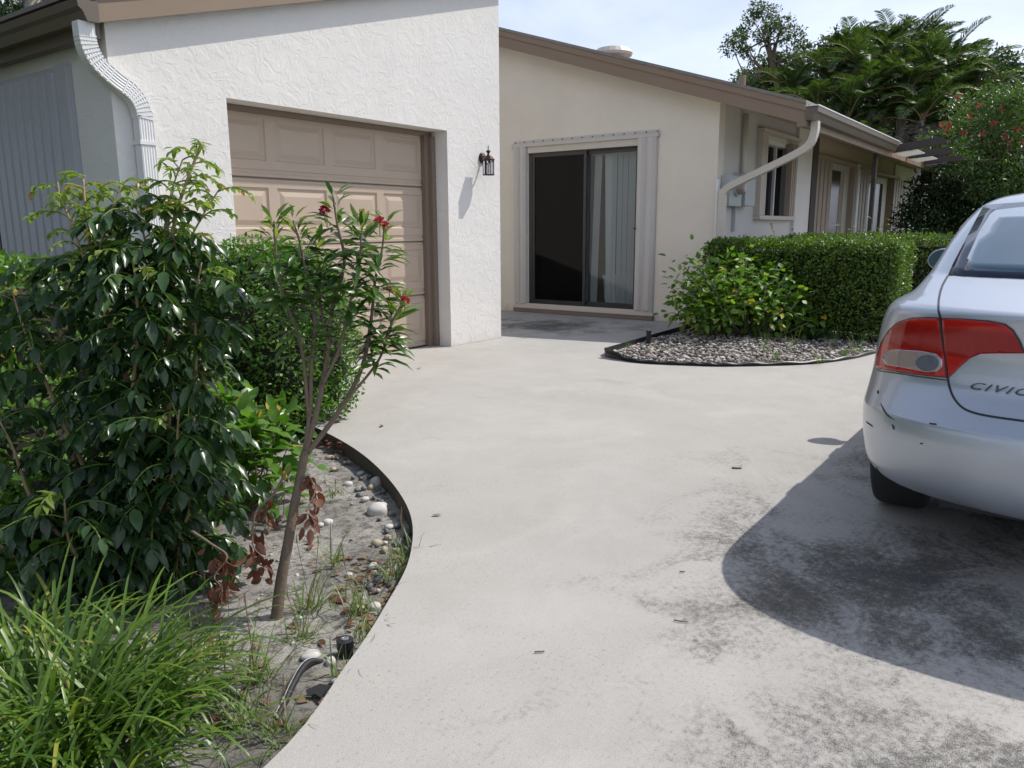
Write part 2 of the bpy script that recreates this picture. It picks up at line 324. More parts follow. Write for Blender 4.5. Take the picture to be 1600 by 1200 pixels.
class MB:
    """vertices in world xyz, faces as index lists"""
    def __init__(s): s.v = []; s.f = []
    def add(s, vs, fs):
        k = len(s.v); s.v += [tuple(float(c) for c in q) for q in vs]; s.f += [[k+i for i in f] for f in fs]; return s
    def box(s, a0, a1, b0, b1, z0, z1):
        c = [V(a, b, z) for z in (z0, z1) for a, b in ((a0, b0), (a1, b0), (a1, b1), (a0, b1))]
        return s.add(c, [[0, 1, 2, 3], [7, 6, 5, 4], [0, 4, 5, 1], [1, 5, 6, 2], [2, 6, 7, 3], [3, 7, 4, 0]])
    def prism(s, pts, off):
        """closed polygon pts (xyz) swept by the vector off"""
        n = len(pts); off = np.asarray(off, float)
        vs = [np.asarray(p, float) for p in pts] + [np.asarray(p, float)+off for p in pts]
        return s.add(vs, [list(range(n)), list(range(2*n-1, n-1, -1))] + [[i, n+i, n+(i+1) % n, (i+1) % n] for i in range(n)])
    def tube(s, path, rad, sides=8, cap=True, flat=None):
        P = [np.asarray(p, float) for p in path]; n = len(P)
        rr = rad if hasattr(rad, '__len__') else [rad]*n
        k = len(s.v); prev = None
        for i in range(n):
            d = P[min(i+1, n-1)]-P[max(i-1, 0)]; d = d/(np.linalg.norm(d)+1e-9)
            if prev is None:
                e = np.cross(d, [0, 0, 1.0]);
                if np.linalg.norm(e) < 1e-3: e = np.array([1.0, 0, 0])
            else: e = prev - d*(prev@d)
            e = e/np.linalg.norm(e); g = np.cross(d, e); prev = e
            for j in range(sides):
                an = 2*math.pi*j/sides
                s.v.append(tuple(P[i]+rr[i]*(math.cos(an)*e+math.sin(an)*g)))
        for i in range(n-1):
            for j in range(sides):
                s.f.append([k+i*sides+j, k+i*sides+(j+1) % sides, k+(i+1)*sides+(j+1) % sides, k+(i+1)*sides+j])
        if cap:
            s.f.append([k+j for j in range(sides)][::-1]); s.f.append([k+(n-1)*sides+j for j in range(sides)])
        return s
    def sweep(s, path, frames, prof, cap=True):
        """profile (closed list of (p,q)) swept along path with frames [(e,g)]"""
        k = len(s.v); m = len(prof); n = len(path)
        for P, (e, g) in zip(path, frames):
            for p, q in prof: s.v.append(tuple(np.asarray(P)+p*np.asarray(e)+q*np.asarray(g)))
        for i in range(n-1):
            for j in range(m): s.f.append([k+i*m+j, k+i*m+(j+1) % m, k+(i+1)*m+(j+1) % m, k+(i+1)*m+j])
        if cap: s.f.append([k+j for j in range(m)][::-1]); s.f.append([k+(n-1)*m+j for j in range(m)])
        return s
    def lathe(s, c, prof, sides=16):
        k = len(s.v); c = np.asarray(c, float)
        for r, z in prof:
            for j in range(sides):
                an = 2*math.pi*j/sides; s.v.append((c[0]+r*math.cos(an), c[1]+r*math.sin(an), c[2]+z))
        for i in range(len(prof)-1):
            for j in range(sides): s.f.append([k+i*sides+j, k+i*sides+(j+1) % sides, k+(i+1)*sides+(j+1) % sides, k+(i+1)*sides+j])
        s.f.append([k+j for j in range(sides)][::-1]); s.f.append([k+(len(prof)-1)*sides+j for j in range(sides)]); return s
    def build(s, name, mat, root=None, smooth=False, bevel=0.0, recalc=True, org=None):
        me = bpy.data.meshes.new(name)
        o = bpy.data.objects.new(name, me)
        base = np.zeros(3)
        if root is not None:
            r = root; 
            while r is not None: base = base+np.array(r.location); r = r.parent
        elif org is not None: base = np.asarray(org, float); o.location = Vector(base)
        vs = [tuple(np.asarray(q)-base) for q in s.v]
        me.from_pydata(vs, [], s.f); me.update()
        if recalc or bevel:
            bm = bmesh.new(); bm.from_mesh(me)
            bmesh.ops.recalc_face_normals(bm, faces=bm.faces)
            if bevel: bmesh.ops.bevel(bm, geom=[e for e in bm.edges if e.is_manifold and e.calc_face_angle(0) > 0.5], offset=bevel, segments=2, affect='EDGES', profile=0.5)
            bm.to_mesh(me); bm.free()
        me.materials.append(M[mat] if isinstance(mat, str) else mat)
        if smooth: me.polygons.foreach_set('use_smooth', [True]*len(me.polygons))
        return link(o, root)

def np_mesh(name, vs, tris, mat, root=None, smooth=True, org=None):
    vs = np.asarray(vs, np.float64); tris = np.asarray(tris, np.int32)
    base = np.zeros(3)
    if root is not None:
        r = root
        while r is not None: base = base+np.array(r.location); r = r.parent
    elif org is not None: base = np.asarray(org, float)
    me = bpy.data.meshes.new(name); k = tris.shape[1]
    me.vertices.add(len(vs)); me.vertices.foreach_set('co', (vs-base).astype(np.float32).ravel())
    me.loops.add(tris.size); me.loops.foreach_set('vertex_index', tris.ravel())
    me.polygons.add(len(tris)); me.polygons.foreach_set('loop_start', np.arange(0, tris.size, k, dtype=np.int32))
    me.polygons.foreach_set('use_smooth', np.full(len(tris), smooth))
    me.update(calc_edges=True); me.materials.append(M[mat] if isinstance(mat, str) else mat)
    o = bpy.data.objects.new(name, me)
    if root is None and org is not None: o.location = Vector(base)
    return link(o, root)

def unit(v):
    v = np.asarray(v, float); return v/(np.linalg.norm(v, axis=-1, keepdims=True)+1e-9)

T_OV = (np.array([(0, 0, 0), (.3, 0, -.01), (.65, 0, -.05), (1, 0, -.17), (.22, .42, .05), (.55, .48, .03), (.82, .25, -.06), (.22, -.42, .05), (.55, -.48, .03), (.82, -.25, -.06)], float),
        np.array([(0, 1, 4), (1, 5, 4), (1, 2, 5), (2, 6, 5), (2, 3, 6), (0, 7, 1), (1, 7, 8), (1, 8, 2), (2, 8, 9), (2, 9, 3)]))
T_SM = (np.array([(0, 0, 0), (.5, .5, .08), (1, 0, -.05), (.5, -.5, .08)], float), np.array([(0, 1, 2), (0, 2, 3)]))
T_LN = (np.array([(0, 0, 0), (.4, .5, .03), (.4, 0, -.02), (.4, -.5, .03), (.75, .38, -.05), (.75, 0, -.09), (.75, -.38, -.05), (1, 0, -.22)], float),
        np.array([(0, 2, 1), (0, 3, 2), (2, 5, 4), (2, 4, 1), (3, 6, 5), (3, 5, 2), (5, 7, 4), (6, 7, 5)]))

def leaves(P, D, N, Ln, Wd, T=T_OV):
    P = np.asarray(P, float); n = len(P); D = unit(D); N = np.asarray(N, float)
    N = unit(N-D*np.sum(N*D, 1, keepdims=True)+1e-6); Sd = np.cross(D, N)
    tv, tf = T; Ln = np.broadcast_to(Ln, n).reshape(n, 1, 1); Wd = np.broadcast_to(Wd, n).reshape(n, 1, 1)
    v = P[:, None]+D[:, None]*tv[None, :, :1]*Ln+Sd[:, None]*tv[None, :, 1:2]*Wd+N[:, None]*tv[None, :, 2:3]*Ln
    f = tf[None]+(np.arange(n)*len(tv))[:, None, None]
    return v.reshape(-1, 3), f.reshape(-1, 3)

class LB:
    """collects leaf batches"""
    def __init__(s): s.V = []; s.F = []; s.n = 0
    def add(s, v, f): s.V.append(v); s.F.append(f+s.n); s.n += len(v); return s
    def build(s, name, mat, root=None, org=None): return np_mesh(name, np.vstack(s.V), np.vstack(s.F), mat, root, True, org)

def rdir(n, zlo=-1, zhi=1, rng=RNG):
    z = rng.uniform(zlo, zhi, n); p = rng.uniform(0, 2*math.pi, n); q = np.sqrt(1-z*z)
    return np.stack([q*np.cos(p), q*np.sin(p), z], 1)

def smooth_path(pts, n=8):
    P = np.asarray(pts, float); out = []
    Q = np.vstack([2*P[0]-P[1], P, 2*P[-1]-P[-2]])
    for i in range(1, len(Q)-2):
        for t in np.linspace(0, 1, n, endpoint=False):
            a, b, c, d = Q[i-1], Q[i], Q[i+1], Q[i+2]
            out.append(.5*((2*b)+(c-a)*t+(2*a-5*b+4*c-d)*t*t+(3*b-a-3*c+d)*t**3))
    out.append(P[-1]); return np.array(out)

# ================================================================== THE SETTING
MB().add([(-160, -160, -.16), (160, -160, -.16), (160, 160, -.16), (-160, 160, -.16)], [[0, 1, 2, 3]]).build('ground', 'lawn', recalc=False)['kind'] = 'structure'

LEFT_EDGE = [(-8, -4.6), (-4, -2.6), (-1.5, -1.55), (0.2, -1.34), (.97, -1.44), (1.387, -1.615), (1.705, -1.777), (2.062, -1.995), (2.421, -2.334), (2.758, -2.834), (3.035, -3.405), (3.3, -4.2), (3.55, -4.9), (3.70, -5.44)]
EDGE = smooth_path([(a, b, 0) for a, b in LEFT_EDGE], 6)
RB = [(6.76, -3.70), (6.61, -3.30), (6.74, -2.84), (6.94, -2.48), (7.54, -1.9), (8.54, -1.6), (10.5, -1.45), (16, -1.4)]
RBED = smooth_path([(a, b, 0) for a, b in RB], 6)
poly = [V(a, b, 0) for a, b, _ in EDGE] + [V(3.80, -5.44, 0), V(3.80, -5.80, 0), V(6.385, -5.80, 0), V(6.385, -5.44, 0), V(6.735, -5.44, 0)] + \
       [V(a, b, 0) for a, b, _ in RBED] + [V(16, 6, 0), V(-8, 6, 0)]
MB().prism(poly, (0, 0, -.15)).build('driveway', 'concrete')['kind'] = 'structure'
poly = [V(6.753, -5.44, -.004), V(6.778, -3.72, -.004), V(6.95, -3.80, -.004), V(9.84, -3.95, -.004), V(9.84, -12, -.004), V(7.30, -12, -.004), V(7.30, -5.44, -.004)]
MB().prism(poly, (0, 0, -.14)).build('patio', 'patio')['kind'] = 'structure'

def vnoise(x, y, seed=0, sc=1.0):
    rg = np.random.default_rng(seed); out = 0
    for k in range(14):
        f = sc*1.7**(k*.5)*rg.uniform(.7, 1.3); an = rg.uniform(0, 2*math.pi); ph = rg.uniform(0, 6.28)
        out = out+np.sin((x*math.cos(an)+y*math.sin(an))*f+ph)/(1+k*.35)
    return out/4

def grid_sheet(name, a0, a1, b0, b1, zf, step, mat, kind='structure'):
    na, nb = int((a1-a0)/step), int((b1-b0)/step)
    A, B = np.meshgrid(np.linspace(a0, a1, na+1), np.linspace(b0, b1, nb+1), indexing='ij')
    Z = zf(A, B); vs = np.stack([A, -B, Z], -1).reshape(-1, 3)
    i = np.arange(na)[:, None]*(nb+1)+np.arange(nb)[None]; i = i.ravel()
    q = np.stack([i, i+nb+1, i+nb+2, i+1], 1)[:, ::-1]
    o = np_mesh(name, vs, q, mat); o['kind'] = kind; return o
def sand_z(a, b):
    base = -.045-.045*np.clip((a-1.2)/1.0, 0, 1)
    return base+.009*vnoise(a, b, 3, 6.0)+.006*vnoise(a, b, 5, 22.0)+.0035*vnoise(a, b, 11, 70.0)
grid_sheet('sand_bed', -1.0, 4.0, -5.44, -1.1, sand_z, .016, 'sand')
def bed_z(a, b):
    e = np.interp(a, RBED[:, 0][20:], RBED[:, 1][20:]) if False else 0
    return -.005+.012*vnoise(a, b, 8, 5.0)+.05*np.exp(-((a-8.4)**2/1.2+(b+2.9)**2/.8))
# bed soil, clipped to the kerb line by its own outline
ol = [Vector((a, -b)) for a, b, _ in RBED[:-1] if a < 15.5] + [Vector((15.5, 3.86)), Vector((9.86, 3.86)), Vector((6.97, 3.78))]
def inside(p, poly):
    c = False; n = len(poly)
    for i in range(n):
        a, b = poly[i], poly[i-1]
        if (a[1] > p[1]) != (b[1] > p[1]) and p[0] < (b[0]-a[0])*(p[1]-a[1])/(b[1]-a[1])+a[0]: c = not c
    return c
gp = [Vector((x, y)) for x in np.arange(6.6, 15.5, .12) for y in np.arange(1.4, 3.86, .12) if inside((x, y), ol)]
r_ = delaunay_2d_cdt(ol+gp, [], [list(range(len(ol)))], 1, 1e-5)
vs = np.array([(p.x, p.y, float(bed_z(p.x, -p.y))) for p in r_[0]])
np_mesh('planting_bed', vs, np.array([f for f in r_[2] if len(f) == 3]), 'soil')['kind'] = 'structure'

# ================================================================== GARAGE
GA0, GA1, GB = 2.902, 7.292, -5.453
OA0, OA1, OZ = 3.797, 6.387, 2.25
def fz(a): return 2.62+.283*(a-2.945)          # underside of the garage fascia
g = thing('garage', V(5.1, GB, 0), 'white stucco garage with a beige panelled door and a sloping roof', 'garage')
m = MB()
T = .26
def wall_piece(m, a0, a1, z0, zt):
    m.prism([V(a0, GB, z0), V(a1, GB, z0), V(a1, GB, zt(a1)), V(a0, GB, zt(a0))], V(0, -T, 0))
top = lambda a: fz(a)+.10
wall_piece(m, GA0, OA0, -.15, top); wall_piece(m, OA0, OA1, OZ, top); wall_piece(m, OA1, GA1, -.15, top)
m.prism([V(GA1, GB-T, -.15), V(GA1, -12, -.15), V(GA1, -12, top(GA1)), V(GA1, GB-T, top(GA1))], V(-.2, 0, 0))
m.prism([V(GA0, -12, -.15), V(GA1, -12, -.15), V(GA1, -12, top(GA1)), V(GA0, -12, top(GA0))], V(0, -.2, 0))
m.build('wall', 'stucco_white', g)
m = MB(); m.prism([V(GA0, GB-T, -.15), V(GA0, -12, -.15), V(GA0, -12, top(GA0)), V(GA0, GB-T, top(GA0))], V(.2, 0, 0))
m.build('side_wall', 'stucco_white', g)
# roof slab and fascia
m = MB(); a0, a1 = 2.76, 7.62
m.prism([V(a0, GB+.14, fz(a0)+.20), V(a1, GB+.14, fz(a1)+.20), V(a1, GB+.14, fz(a1)+.23), V(a0, GB+.14, fz(a0)+.23)], V(0, -7.0, 0))
m.build('roof', 'shingle', g)
m = MB(); f0 = 2.80
m.prism([V(f0, GB+.11, fz(f0)), V(a1, GB+.11, fz(a1)), V(a1, GB+.11, fz(a1)+.155), V(f0, GB+.11, fz(f0)+.155)], V(0, -.035, 0))
m.prism([V(f0, GB+.13, fz(f0)+.150), V(a1, GB+.13, fz(a1)+.150), V(a1, GB+.13, fz(a1)+.198), V(f0, GB+.13, fz(f0)+.198)], V(0, -.07, 0))
m.prism([V(f0, GB+.07, fz(f0)+.115), V(a1, GB+.07, fz(a1)+.115), V(a1, GB+.07, fz(a1)+.135), V(f0, GB+.07, fz(f0)+.135)], V(0, -6.9, 0))
m.build('fascia', 'trim', g)
# K-profile gutter along the side eave, end cap towards the front
kp = [(0, 0), (.075, 0), (.085, .02), (.10, .055), (.125, .075), (.13, .125), (.118, .125), (.112, .12), (0, .12)]
gb0, gb1, gz = GB+.13, -12.2, 2.575
path = [V(2.80, gb0, gz), V(2.80, gb1, gz)]
m = MB().sweep(path, [((-1, 0, 0), (0, 0, 1))]*2, kp)
m.sweep([V(2.80, gb0+.006, gz-.004), V(2.80, gb0-.004, gz-.004)], [((-1, 0, 0), (0, 0, 1))]*2, [(p*1.03-.003, q*1.06) for p, q in kp])
gut = m.build('gutter', 'gutter', g)
m = MB(); m.box(2.79, 2.86, -12.1, GB+.02, 2.50, 2.72); m.build('eave_board', 'gutter', g)
# ribbed downspout: outlet, two elbows, drop
pp = [V(2.735, GB+.055, 2.575), V(2.735, GB+.055, 2.50), V(2.745, GB+.055, 2.42), V(2.79, GB+.053, 2.335), V(2.90, GB+.05, 2.245), V(3.0, GB+.05, 2.185), V(3.055, GB+.05, 2.115), V(3.078, GB+.05, 2.02), V(3.082, GB+.05, 1.9), V(3.082, GB+.05, 0.05)]
pp = [p for p in smooth_path(pp, 7)]
fr = []
for i, p in enumerate(pp):
    d = unit(pp[min(i+1, len(pp)-1)]-pp[max(i-1, 0)]); e = unit(np.array([-d[2], 0, d[0]])); fr.append((e, V(0, 1, 0)))
def rib(w, h):
    out = []
    for k in range(12):
        p = -w/2+w*k/11; out.append((p, h/2+(.004 if k % 2 else 0)))
    return out+[(w/2, -h/2), (-w/2, -h/2)]
ds = MB().sweep(pp, fr, rib(.105, .078)).build('downspout', 'white_metal', g)
m = MB()
for i in range(8, 54):
    if 8 <= i <= 26 or 32 <= i <= 50:
        if i % 2 == 0:
            p, (e, q) = pp[i], fr[i]; d = np.cross(e, q)
            m.sweep([p-d*.006, p+d*.006], [(e, q)]*2, [(-.0555, -.035), (.0555, -.035), (.0555, .0455), (-.0555, .0455)])
m.build('elbow_ribs', 'white_metal', ds)
MB().box(3.022, 3.142, GB, GB+.098, 1.84, 1.866).build('strap', 'white_metal', ds)
# garage door: four sections of raised panels
DB = -5.71
gd = bpy.data.objects.new('garage_door', None); link(gd, g)
SH = .5625
def raised(m, a0, a1, z0, z1, b):
    o = [(a0, z0), (a1, z0), (a1, z1), (a0, z1)]
    def rg(ins, d): return [V(a0+ins, b+d, z0+ins), V(a1-ins, b+d, z0+ins), V(a1-ins, b+d, z1-ins), V(a0+ins, b+d, z1-ins)]
    lv = [rg(0, 0.0), rg(.010, -.012), rg(.030, -.012), rg(.070, -.001)]
    k = len(m.v)
    for r in lv: m.v += [tuple(q) for q in r]
    for i in range(3):
        for j in range(4): m.f.append([k+4*i+j, k+4*i+(j+1) % 4, k+4*i+4+(j+1) % 4, k+4*i+4+j])
    m.f.append([k+12, k+13, k+14, k+15])
DA0, DA1 = OA0-.01, 6.262
for r in range(4):
    z0 = r*SH+.006; z1 = (r+1)*SH-.004; m = MB()
    npan = 4; mar = .085; gap = .085; step = .64; 
    xs = [(4.428-.64-.008+i*step, 4.428-.64-.008+i*step+.548) for i in range(4)]
    pz0, pz1 = z0+.135, z1-.075
    # stiles and rails around the panels, front at DB
    cuts = [DA0]+[q for x in xs for q in x]+[DA1]
    cuts[1] = max(cuts[1], DA0+.02)
    xs[0] = (cuts[1], xs[0][1])
    for i in range(0, len(cuts), 2): 
        m.add([V(cuts[i], DB, pz0), V(cuts[i+1], DB, pz0), V(cuts[i+1], DB, pz1), V(cuts[i], DB, pz1)], [[0, 1, 2, 3]])
    m.add([V(DA0, DB, pz1), V(DA1, DB, pz1), V(DA1, DB, z1-.03), V(DA0, DB, z1-.03)], [[0, 1, 2, 3]])
    m.add([V(DA0, DB, z0+.065), V(DA1, DB, z0+.065), V(DA1, DB, pz0), V(DA0, DB, pz0)], [[0, 1, 2, 3]])
    # grooved lower rail and lips at the section joint
    zs = [(z0, -.012), (z0+.004, 0), (z0+.028, 0), (z0+.032, -.007), (z0+.060, -.007), (z0+.065, 0)]
    for (za, da), (zb, db) in zip(zs[:-1], zs[1:]): m.add([V(DA0, DB+da, za), V(DA1, DB+da, za), V(DA1, DB+db, zb), V(DA0, DB+db, zb)], [[0, 1, 2, 3]])
    zs = [(z1-.03, 0), (z1-.026, -.006), (z1-.008, -.006), (z1, -.016)]
    for (za, da), (zb, db) in zip(zs[:-1], zs[1:]): m.add([V(DA0, DB+da, za), V(DA1, DB+da, za), V(DA1, DB+db, zb), V(DA0, DB+db, zb)], [[0, 1, 2, 3]])
    for x0, x1 in xs: raised(m, x0, x1, pz0, pz1, DB)
    m.build('door_section', 'door', gd, recalc=False)
MB().box(DA0, DA1, DB-.06, DB-.03, 0, 2.27).build('door_back', 'door', gd)
MB().box(DA0, DA1, DB-.02, DB+.006, 0, .018).build('door_seal', 'dark', gd)
m = MB(); m.box(6.265, 6.33, DB-.03, DB+.05, 0, 2.2); m.box(6.325, 6.384, DB-.02, DB+.095, 0, 2.2)
m.box(OA0+.003, 6.262, DB-.03, DB+.047, 2.205, 2.247); m.box(6.268, 6.381, DB-.03, DB+.044, 2.202, 2.246); m.build('door_jamb', 'jamb', gd)
# storm shutter over the side window
ss = bpy.data.objects.new('storm_shutter', None); link(ss, g)
m = MB(); bR, bL = -5.95, -7.35; n = 9; zt, zb = 2.37, .75
pr = []
for k in range(n):
    b0 = bR-.17+(bL-bR+.17)*k/n; b1 = bR-.17+(bL-bR+.17)*(k+1)/n; d = b1-b0
    pr += [(b0, .012), (b0+d*.12, .012), (b0+d*.2, .045), (b0+d*.88, .045), (b0+d*.96, .012)]
vs = []; fs = []
for i, (b, d) in enumerate(pr):
    vs += [V(GA0-.012-d, b, zb), V(GA0-.012-d, b, zt)]
    if i: fs.append([2*i-2, 2*i, 2*i+1, 2*i-1])
m.add(vs, fs); m.build('panel', 'shutter_grey', ss, recalc=False)
m = MB(); m.box(GA0-.05, GA0-.001, bR-.16, bR, zb-.05, zt+.045); m.box(GA0-.03, GA0-.001, bL, bR-.16, zt-.005, zt+.04); m.build('frame', 'shutter_grey', ss, bevel=.004)
MB().box(GA0-.055, GA0-.001, bL-.14, bL-.01, 0.6, 2.42).build('post', 'dark', ss)

# wall lantern beside the door
lp = on_b(753, 247, GB); lt = thing('wall_lantern', lp, 'small bronze lantern with clear panes on the white garage wall', 'wall lamp')
lc = on_b(763, 248, GB+.14)
m = MB(); m.tube([lp+V(0, 0, 0), lp+V(0, .018, 0)], [.058, .05], 18); m.tube([lp+V(0, .018, 0), lp+V(0, .03, 0)], [.05, .022], 18)
m.build('back_plate', 'lantern', lt, smooth=True)
m = MB(); m.tube(smooth_path([lp+V(0, .02, -.01), lp+V(0, .06, -.06), lp+V(.0, .11, -.055), lc+V(0, -.02, 0.0)], 5), .011, 8); m.build('arm', 'lantern', lt, smooth=True)
m = MB(); hx = lc
m.lathe(hx+V(0, 0, -.01), [(.066, -.002), (.07, .004), (.046, .03), (.018, .045), (.010, .06)], 6)
m.lathe(hx+V(0, 0, .048), [(.008, 0), (.024, .026), (.027, .034), (.012, .038), (.004, .05), (.006, .06), (.002, .095)], 10)
m.build('cap', 'lantern', lt)
m = MB()
for k in range(6):
    an = k*math.pi/3; q = hx+np.array([.058*math.cos(an), .058*math.sin(an), 0]); m.tube([q+V(0, 0, -.012), q+V(0, 0, -.165)], .005, 5)
m.lathe(hx+V(0, 0, -.175), [(.058, 0), (.064, .004), (.064, .012), (.058, .015)], 6)
m.build('cage', 'lantern', lt)
MB().lathe(hx+V(0, 0, -.16), [(.054, 0), (.054, .148)], 6).build('pane', 'lamp_glass', lt)
MB().lathe(hx+V(0, 0, -.15), [(.012, 0), (.012, .07), (.016, .075), (.016, .1)], 10).build('bulb', 'white_metal', lt, smooth=True)

# ================================================================== HOUSE
HA, HB = 9.847, -3.9
h = thing('house', V(HA, -5, 0), 'cream stucco house with a sliding glass door and a low brown roof', 'house')
RA = 9.55
def rz(b): return 2.75+.322*(-3.786-b)         # underside of the rake board
RIDGE = -9.5
def roofz(b): return rz(b) if b > RIDGE else 2*rz(RIDGE)-rz(b)*1.0 if False else (rz(b) if b > RIDGE else rz(2*RIDGE-b))
DL, DR, DT, DBz = -6.835, -5.02, 2.385, .10     # opening of the sliding door
m = MB(); wt = lambda b: roofz(b)+.06
def bpiece(m, b0, b1, z0):
    pts = [V(HA, b0, z0), V(HA, b1, z0), V(HA, b1, wt(b1))]
    if b0 < RIDGE < b1: pts.append(V(HA, RIDGE, wt(RIDGE)))
    pts.append(V(HA, b0, wt(b0))); m.prism(pts, V(.2, 0, 0))
bpiece(m, DR, HB, -.15); bpiece(m, DL, DR, DT); bpiece(m, -15, DL, -.15)
m.prism([V(HA, DL, -.15), V(HA, DR, -.15), V(HA, DR, DBz), V(HA, DL, DBz)], V(.2, 0, 0))
m.build('wall', 'stucco_cream', h)
CE = 14.15; PB = -4.35
WA0, WA1, WZ0, WZ1 = 11.5, 12.95, 1.43, 2.52    # window beside the meter
m = MB()
def cpiece(m, a0, a1, z0, z1, b): m.prism([V(a0, b, z0), V(a1, b, z0), V(a1, b, z1), V(a0, b, z1)], V(0, -.2, 0))
cpiece(m, HA+.2, WA0, -.1, wt(HB), HB); cpiece(m, WA0, WA1, -.1, WZ0, HB); cpiece(m, WA0, WA1, WZ1, wt(HB), HB)
cpiece(m, WA1, 13.05, -.1, wt(HB), HB)
m.build('front_wall', 'stucco_grey', h)
m = MB(); m.prism([V(13.05, HB+.06, -.1), V(CE, HB+.06, -.1), V(CE, HB+.06, wt(HB)), V(13.05, HB+.06, wt(HB))], V(0, PB-HB-.06, 0)); m.build('wing_wall', 'stucco_white', h)
MB().box(CE+.001, CE+.06, PB, HB+.03, -.1, wt(HB)-.02).build('recess_shade_strip', 'trim_dark', h)  # dark strip standing in for the shade at the recess edge
m = MB()
P0, P1 = on_b(1426, 300, PB)[0], 40
QA = [float(on_b(x, 300, PB)[0]) for x in (1272, 1284, 1296, 1304, 1312, 1322, 1328, 1342, 1377, 1384, 1393, 1426)]
m.box(CE, QA[-1], PB-.2, PB, -.1, wt(PB)); m.box(QA[-1]-.2, QA[-1], -14, PB-.2, -.1, wt(PB)); m.build('porch_wall', 'stucco_ochre', h)
MB().box(QA[10]+.02, QA[-1]+.01, PB-.1, PB+.05, -.1, wt(PB)-.1).build('end_wall', 'stucco_white', h)
# roof
m = MB(); a1 = QA[-1]+.6; EB = -2.75
for b0, b1 in ((EB, RIDGE), (RIDGE, -16)):
    m.prism([V(RA-.03, b0, roofz(b0)+.225), V(RA-.03, b1, roofz(b1)+.225), V(RA-.03, b1, roofz(b1)+.262), V(RA-.03, b0, roofz(b0)+.262)], V(a1-RA, 0, 0))
rf = m.build('roof', 'shingle', h)
m = MB()
m.prism([V(RA, EB, rz(EB)+.0), V(RA, RIDGE, rz(RIDGE)), V(RA, RIDGE, rz(RIDGE)+.15), V(RA, EB, rz(EB)+.15)], V(.04, 0, 0))
m.prism([V(RA-.018, EB, rz(EB)+.147), V(RA-.018, RIDGE, rz(RIDGE)+.147), V(RA-.018, RIDGE, rz(RIDGE)+.224), V(RA-.018, EB, rz(EB)+.224)], V(.07, 0, 0))
m.box(RA+.004, RA+.10, EB-.10, EB-.002, rz(EB)-.02, rz(EB)+.21)
m.build('rake_board', 'trim', h)
m = MB(); m.prism([V(RA+.05, EB-.02, rz(EB)+.05), V(RA+.05, -4.3, rz(-4.3)+.05), V(RA+.05, -4.3, rz(-4.3)+.075), V(RA+.05, EB-.02, rz(EB)+.075)], V(a1-RA-.3, 0, 0))
m.build('soffit', 'stucco_ochre', h)
MB().box(CE, a1, EB-.06, EB-.01, rz(EB)-.02, rz(EB)+.2).build('fascia', 'trim', h)
GE = 14.35
gz = rz(EB)+.045
m = MB().sweep([V(RA-.02, EB, gz), V(GE, EB, gz)], [((0, -1, 0), (0, 0, 1))]*2, [(p*1.05, q*1.15) for p, q in kp])
gt = m.build('gutter', 'gutter', h)
m = MB().box(RA-.03, GE, EB-.005, EB+.142, gz+.146, gz+.158); m.build('rim', 'white_metal', gt)
MB().box(RA+.05, GE, EB-.05, EB-.004, rz(EB)-.03, rz(EB)+.19).build('eave_board', 'trim', h)
# roof fittings
vc = V(16.5, -8.0, rz(-8.0)+.26)
def seat_on_roof(x, y, zoff=0.0):
    lo, hi = 9.0, 40.0
    r = ray(x, y)
    for tt in np.linspace(8, 40, 2000):
        p = EYE+r*tt
        if p[0] > 9.6 and p[2] < roofz(-p[1])+.262+zoff: return p
    return EYE+r*14
vp_ = np.array(on_a(958, 93, 12.0)); vp_[2] = roofz(-vp_[1])+.255
MB().lathe(vp_, [(.17, -.2), (.17, .10), (.30, .11), (.32, .15), (.27, .22), (.12, .26), (.02, .265)], 20).build('roof_vent', 'cream_metal', rf, smooth=False)
pv = np.array(on_a(1159, 140, 12.5)); pv[2] = roofz(-pv[1])+.2
MB().lathe(pv, [(.055, -.1), (.055, .36), (.045, .36), (.045, .30)], 14).build('vent_pipe', 'trim', rf, smooth=False)
# downspout from the gutter end back to the wall corner
pp = [V(9.72, -2.685, gz), V(9.72, -2.69, gz-.13), V(9.72, -2.74, gz-.26), V(9.73, -2.90, gz-.36), V(9.76, -3.35, gz-.55), V(9.78, -3.66, gz-.68), V(9.79, -3.76, gz-.75), V(9.79, -3.79, gz-.9), V(9.79, -3.79, .05)]
pp = smooth_path(pp, 5); fr = []
for i, p in enumerate(pp):
    d = unit(pp[min(i+1, len(pp)-1)]-pp[max(i-1, 0)]); e = unit(np.cross(d, [1.0, 0, 0])); fr.append((np.array([1.0, 0, 0]), e))
MB().sweep(pp, fr, [(-.045, -.04), (.045, -.04), (.045, .04), (-.045, .04)]).build('downspout', 'cream_metal', h, bevel=0)
MB().box(9.80, 9.86, -3.89, -3.86, 0, 1.86).build('conduit', 'white_metal', h)
m = MB(); q = on_b(1163, 200, HB+.03); m.tube([V(q[0], HB+.05, 1.7), V(q[0], HB+.05, 2.75)], .035, 10); m.build('riser_pipe', 'cream_metal', h, smooth=True)

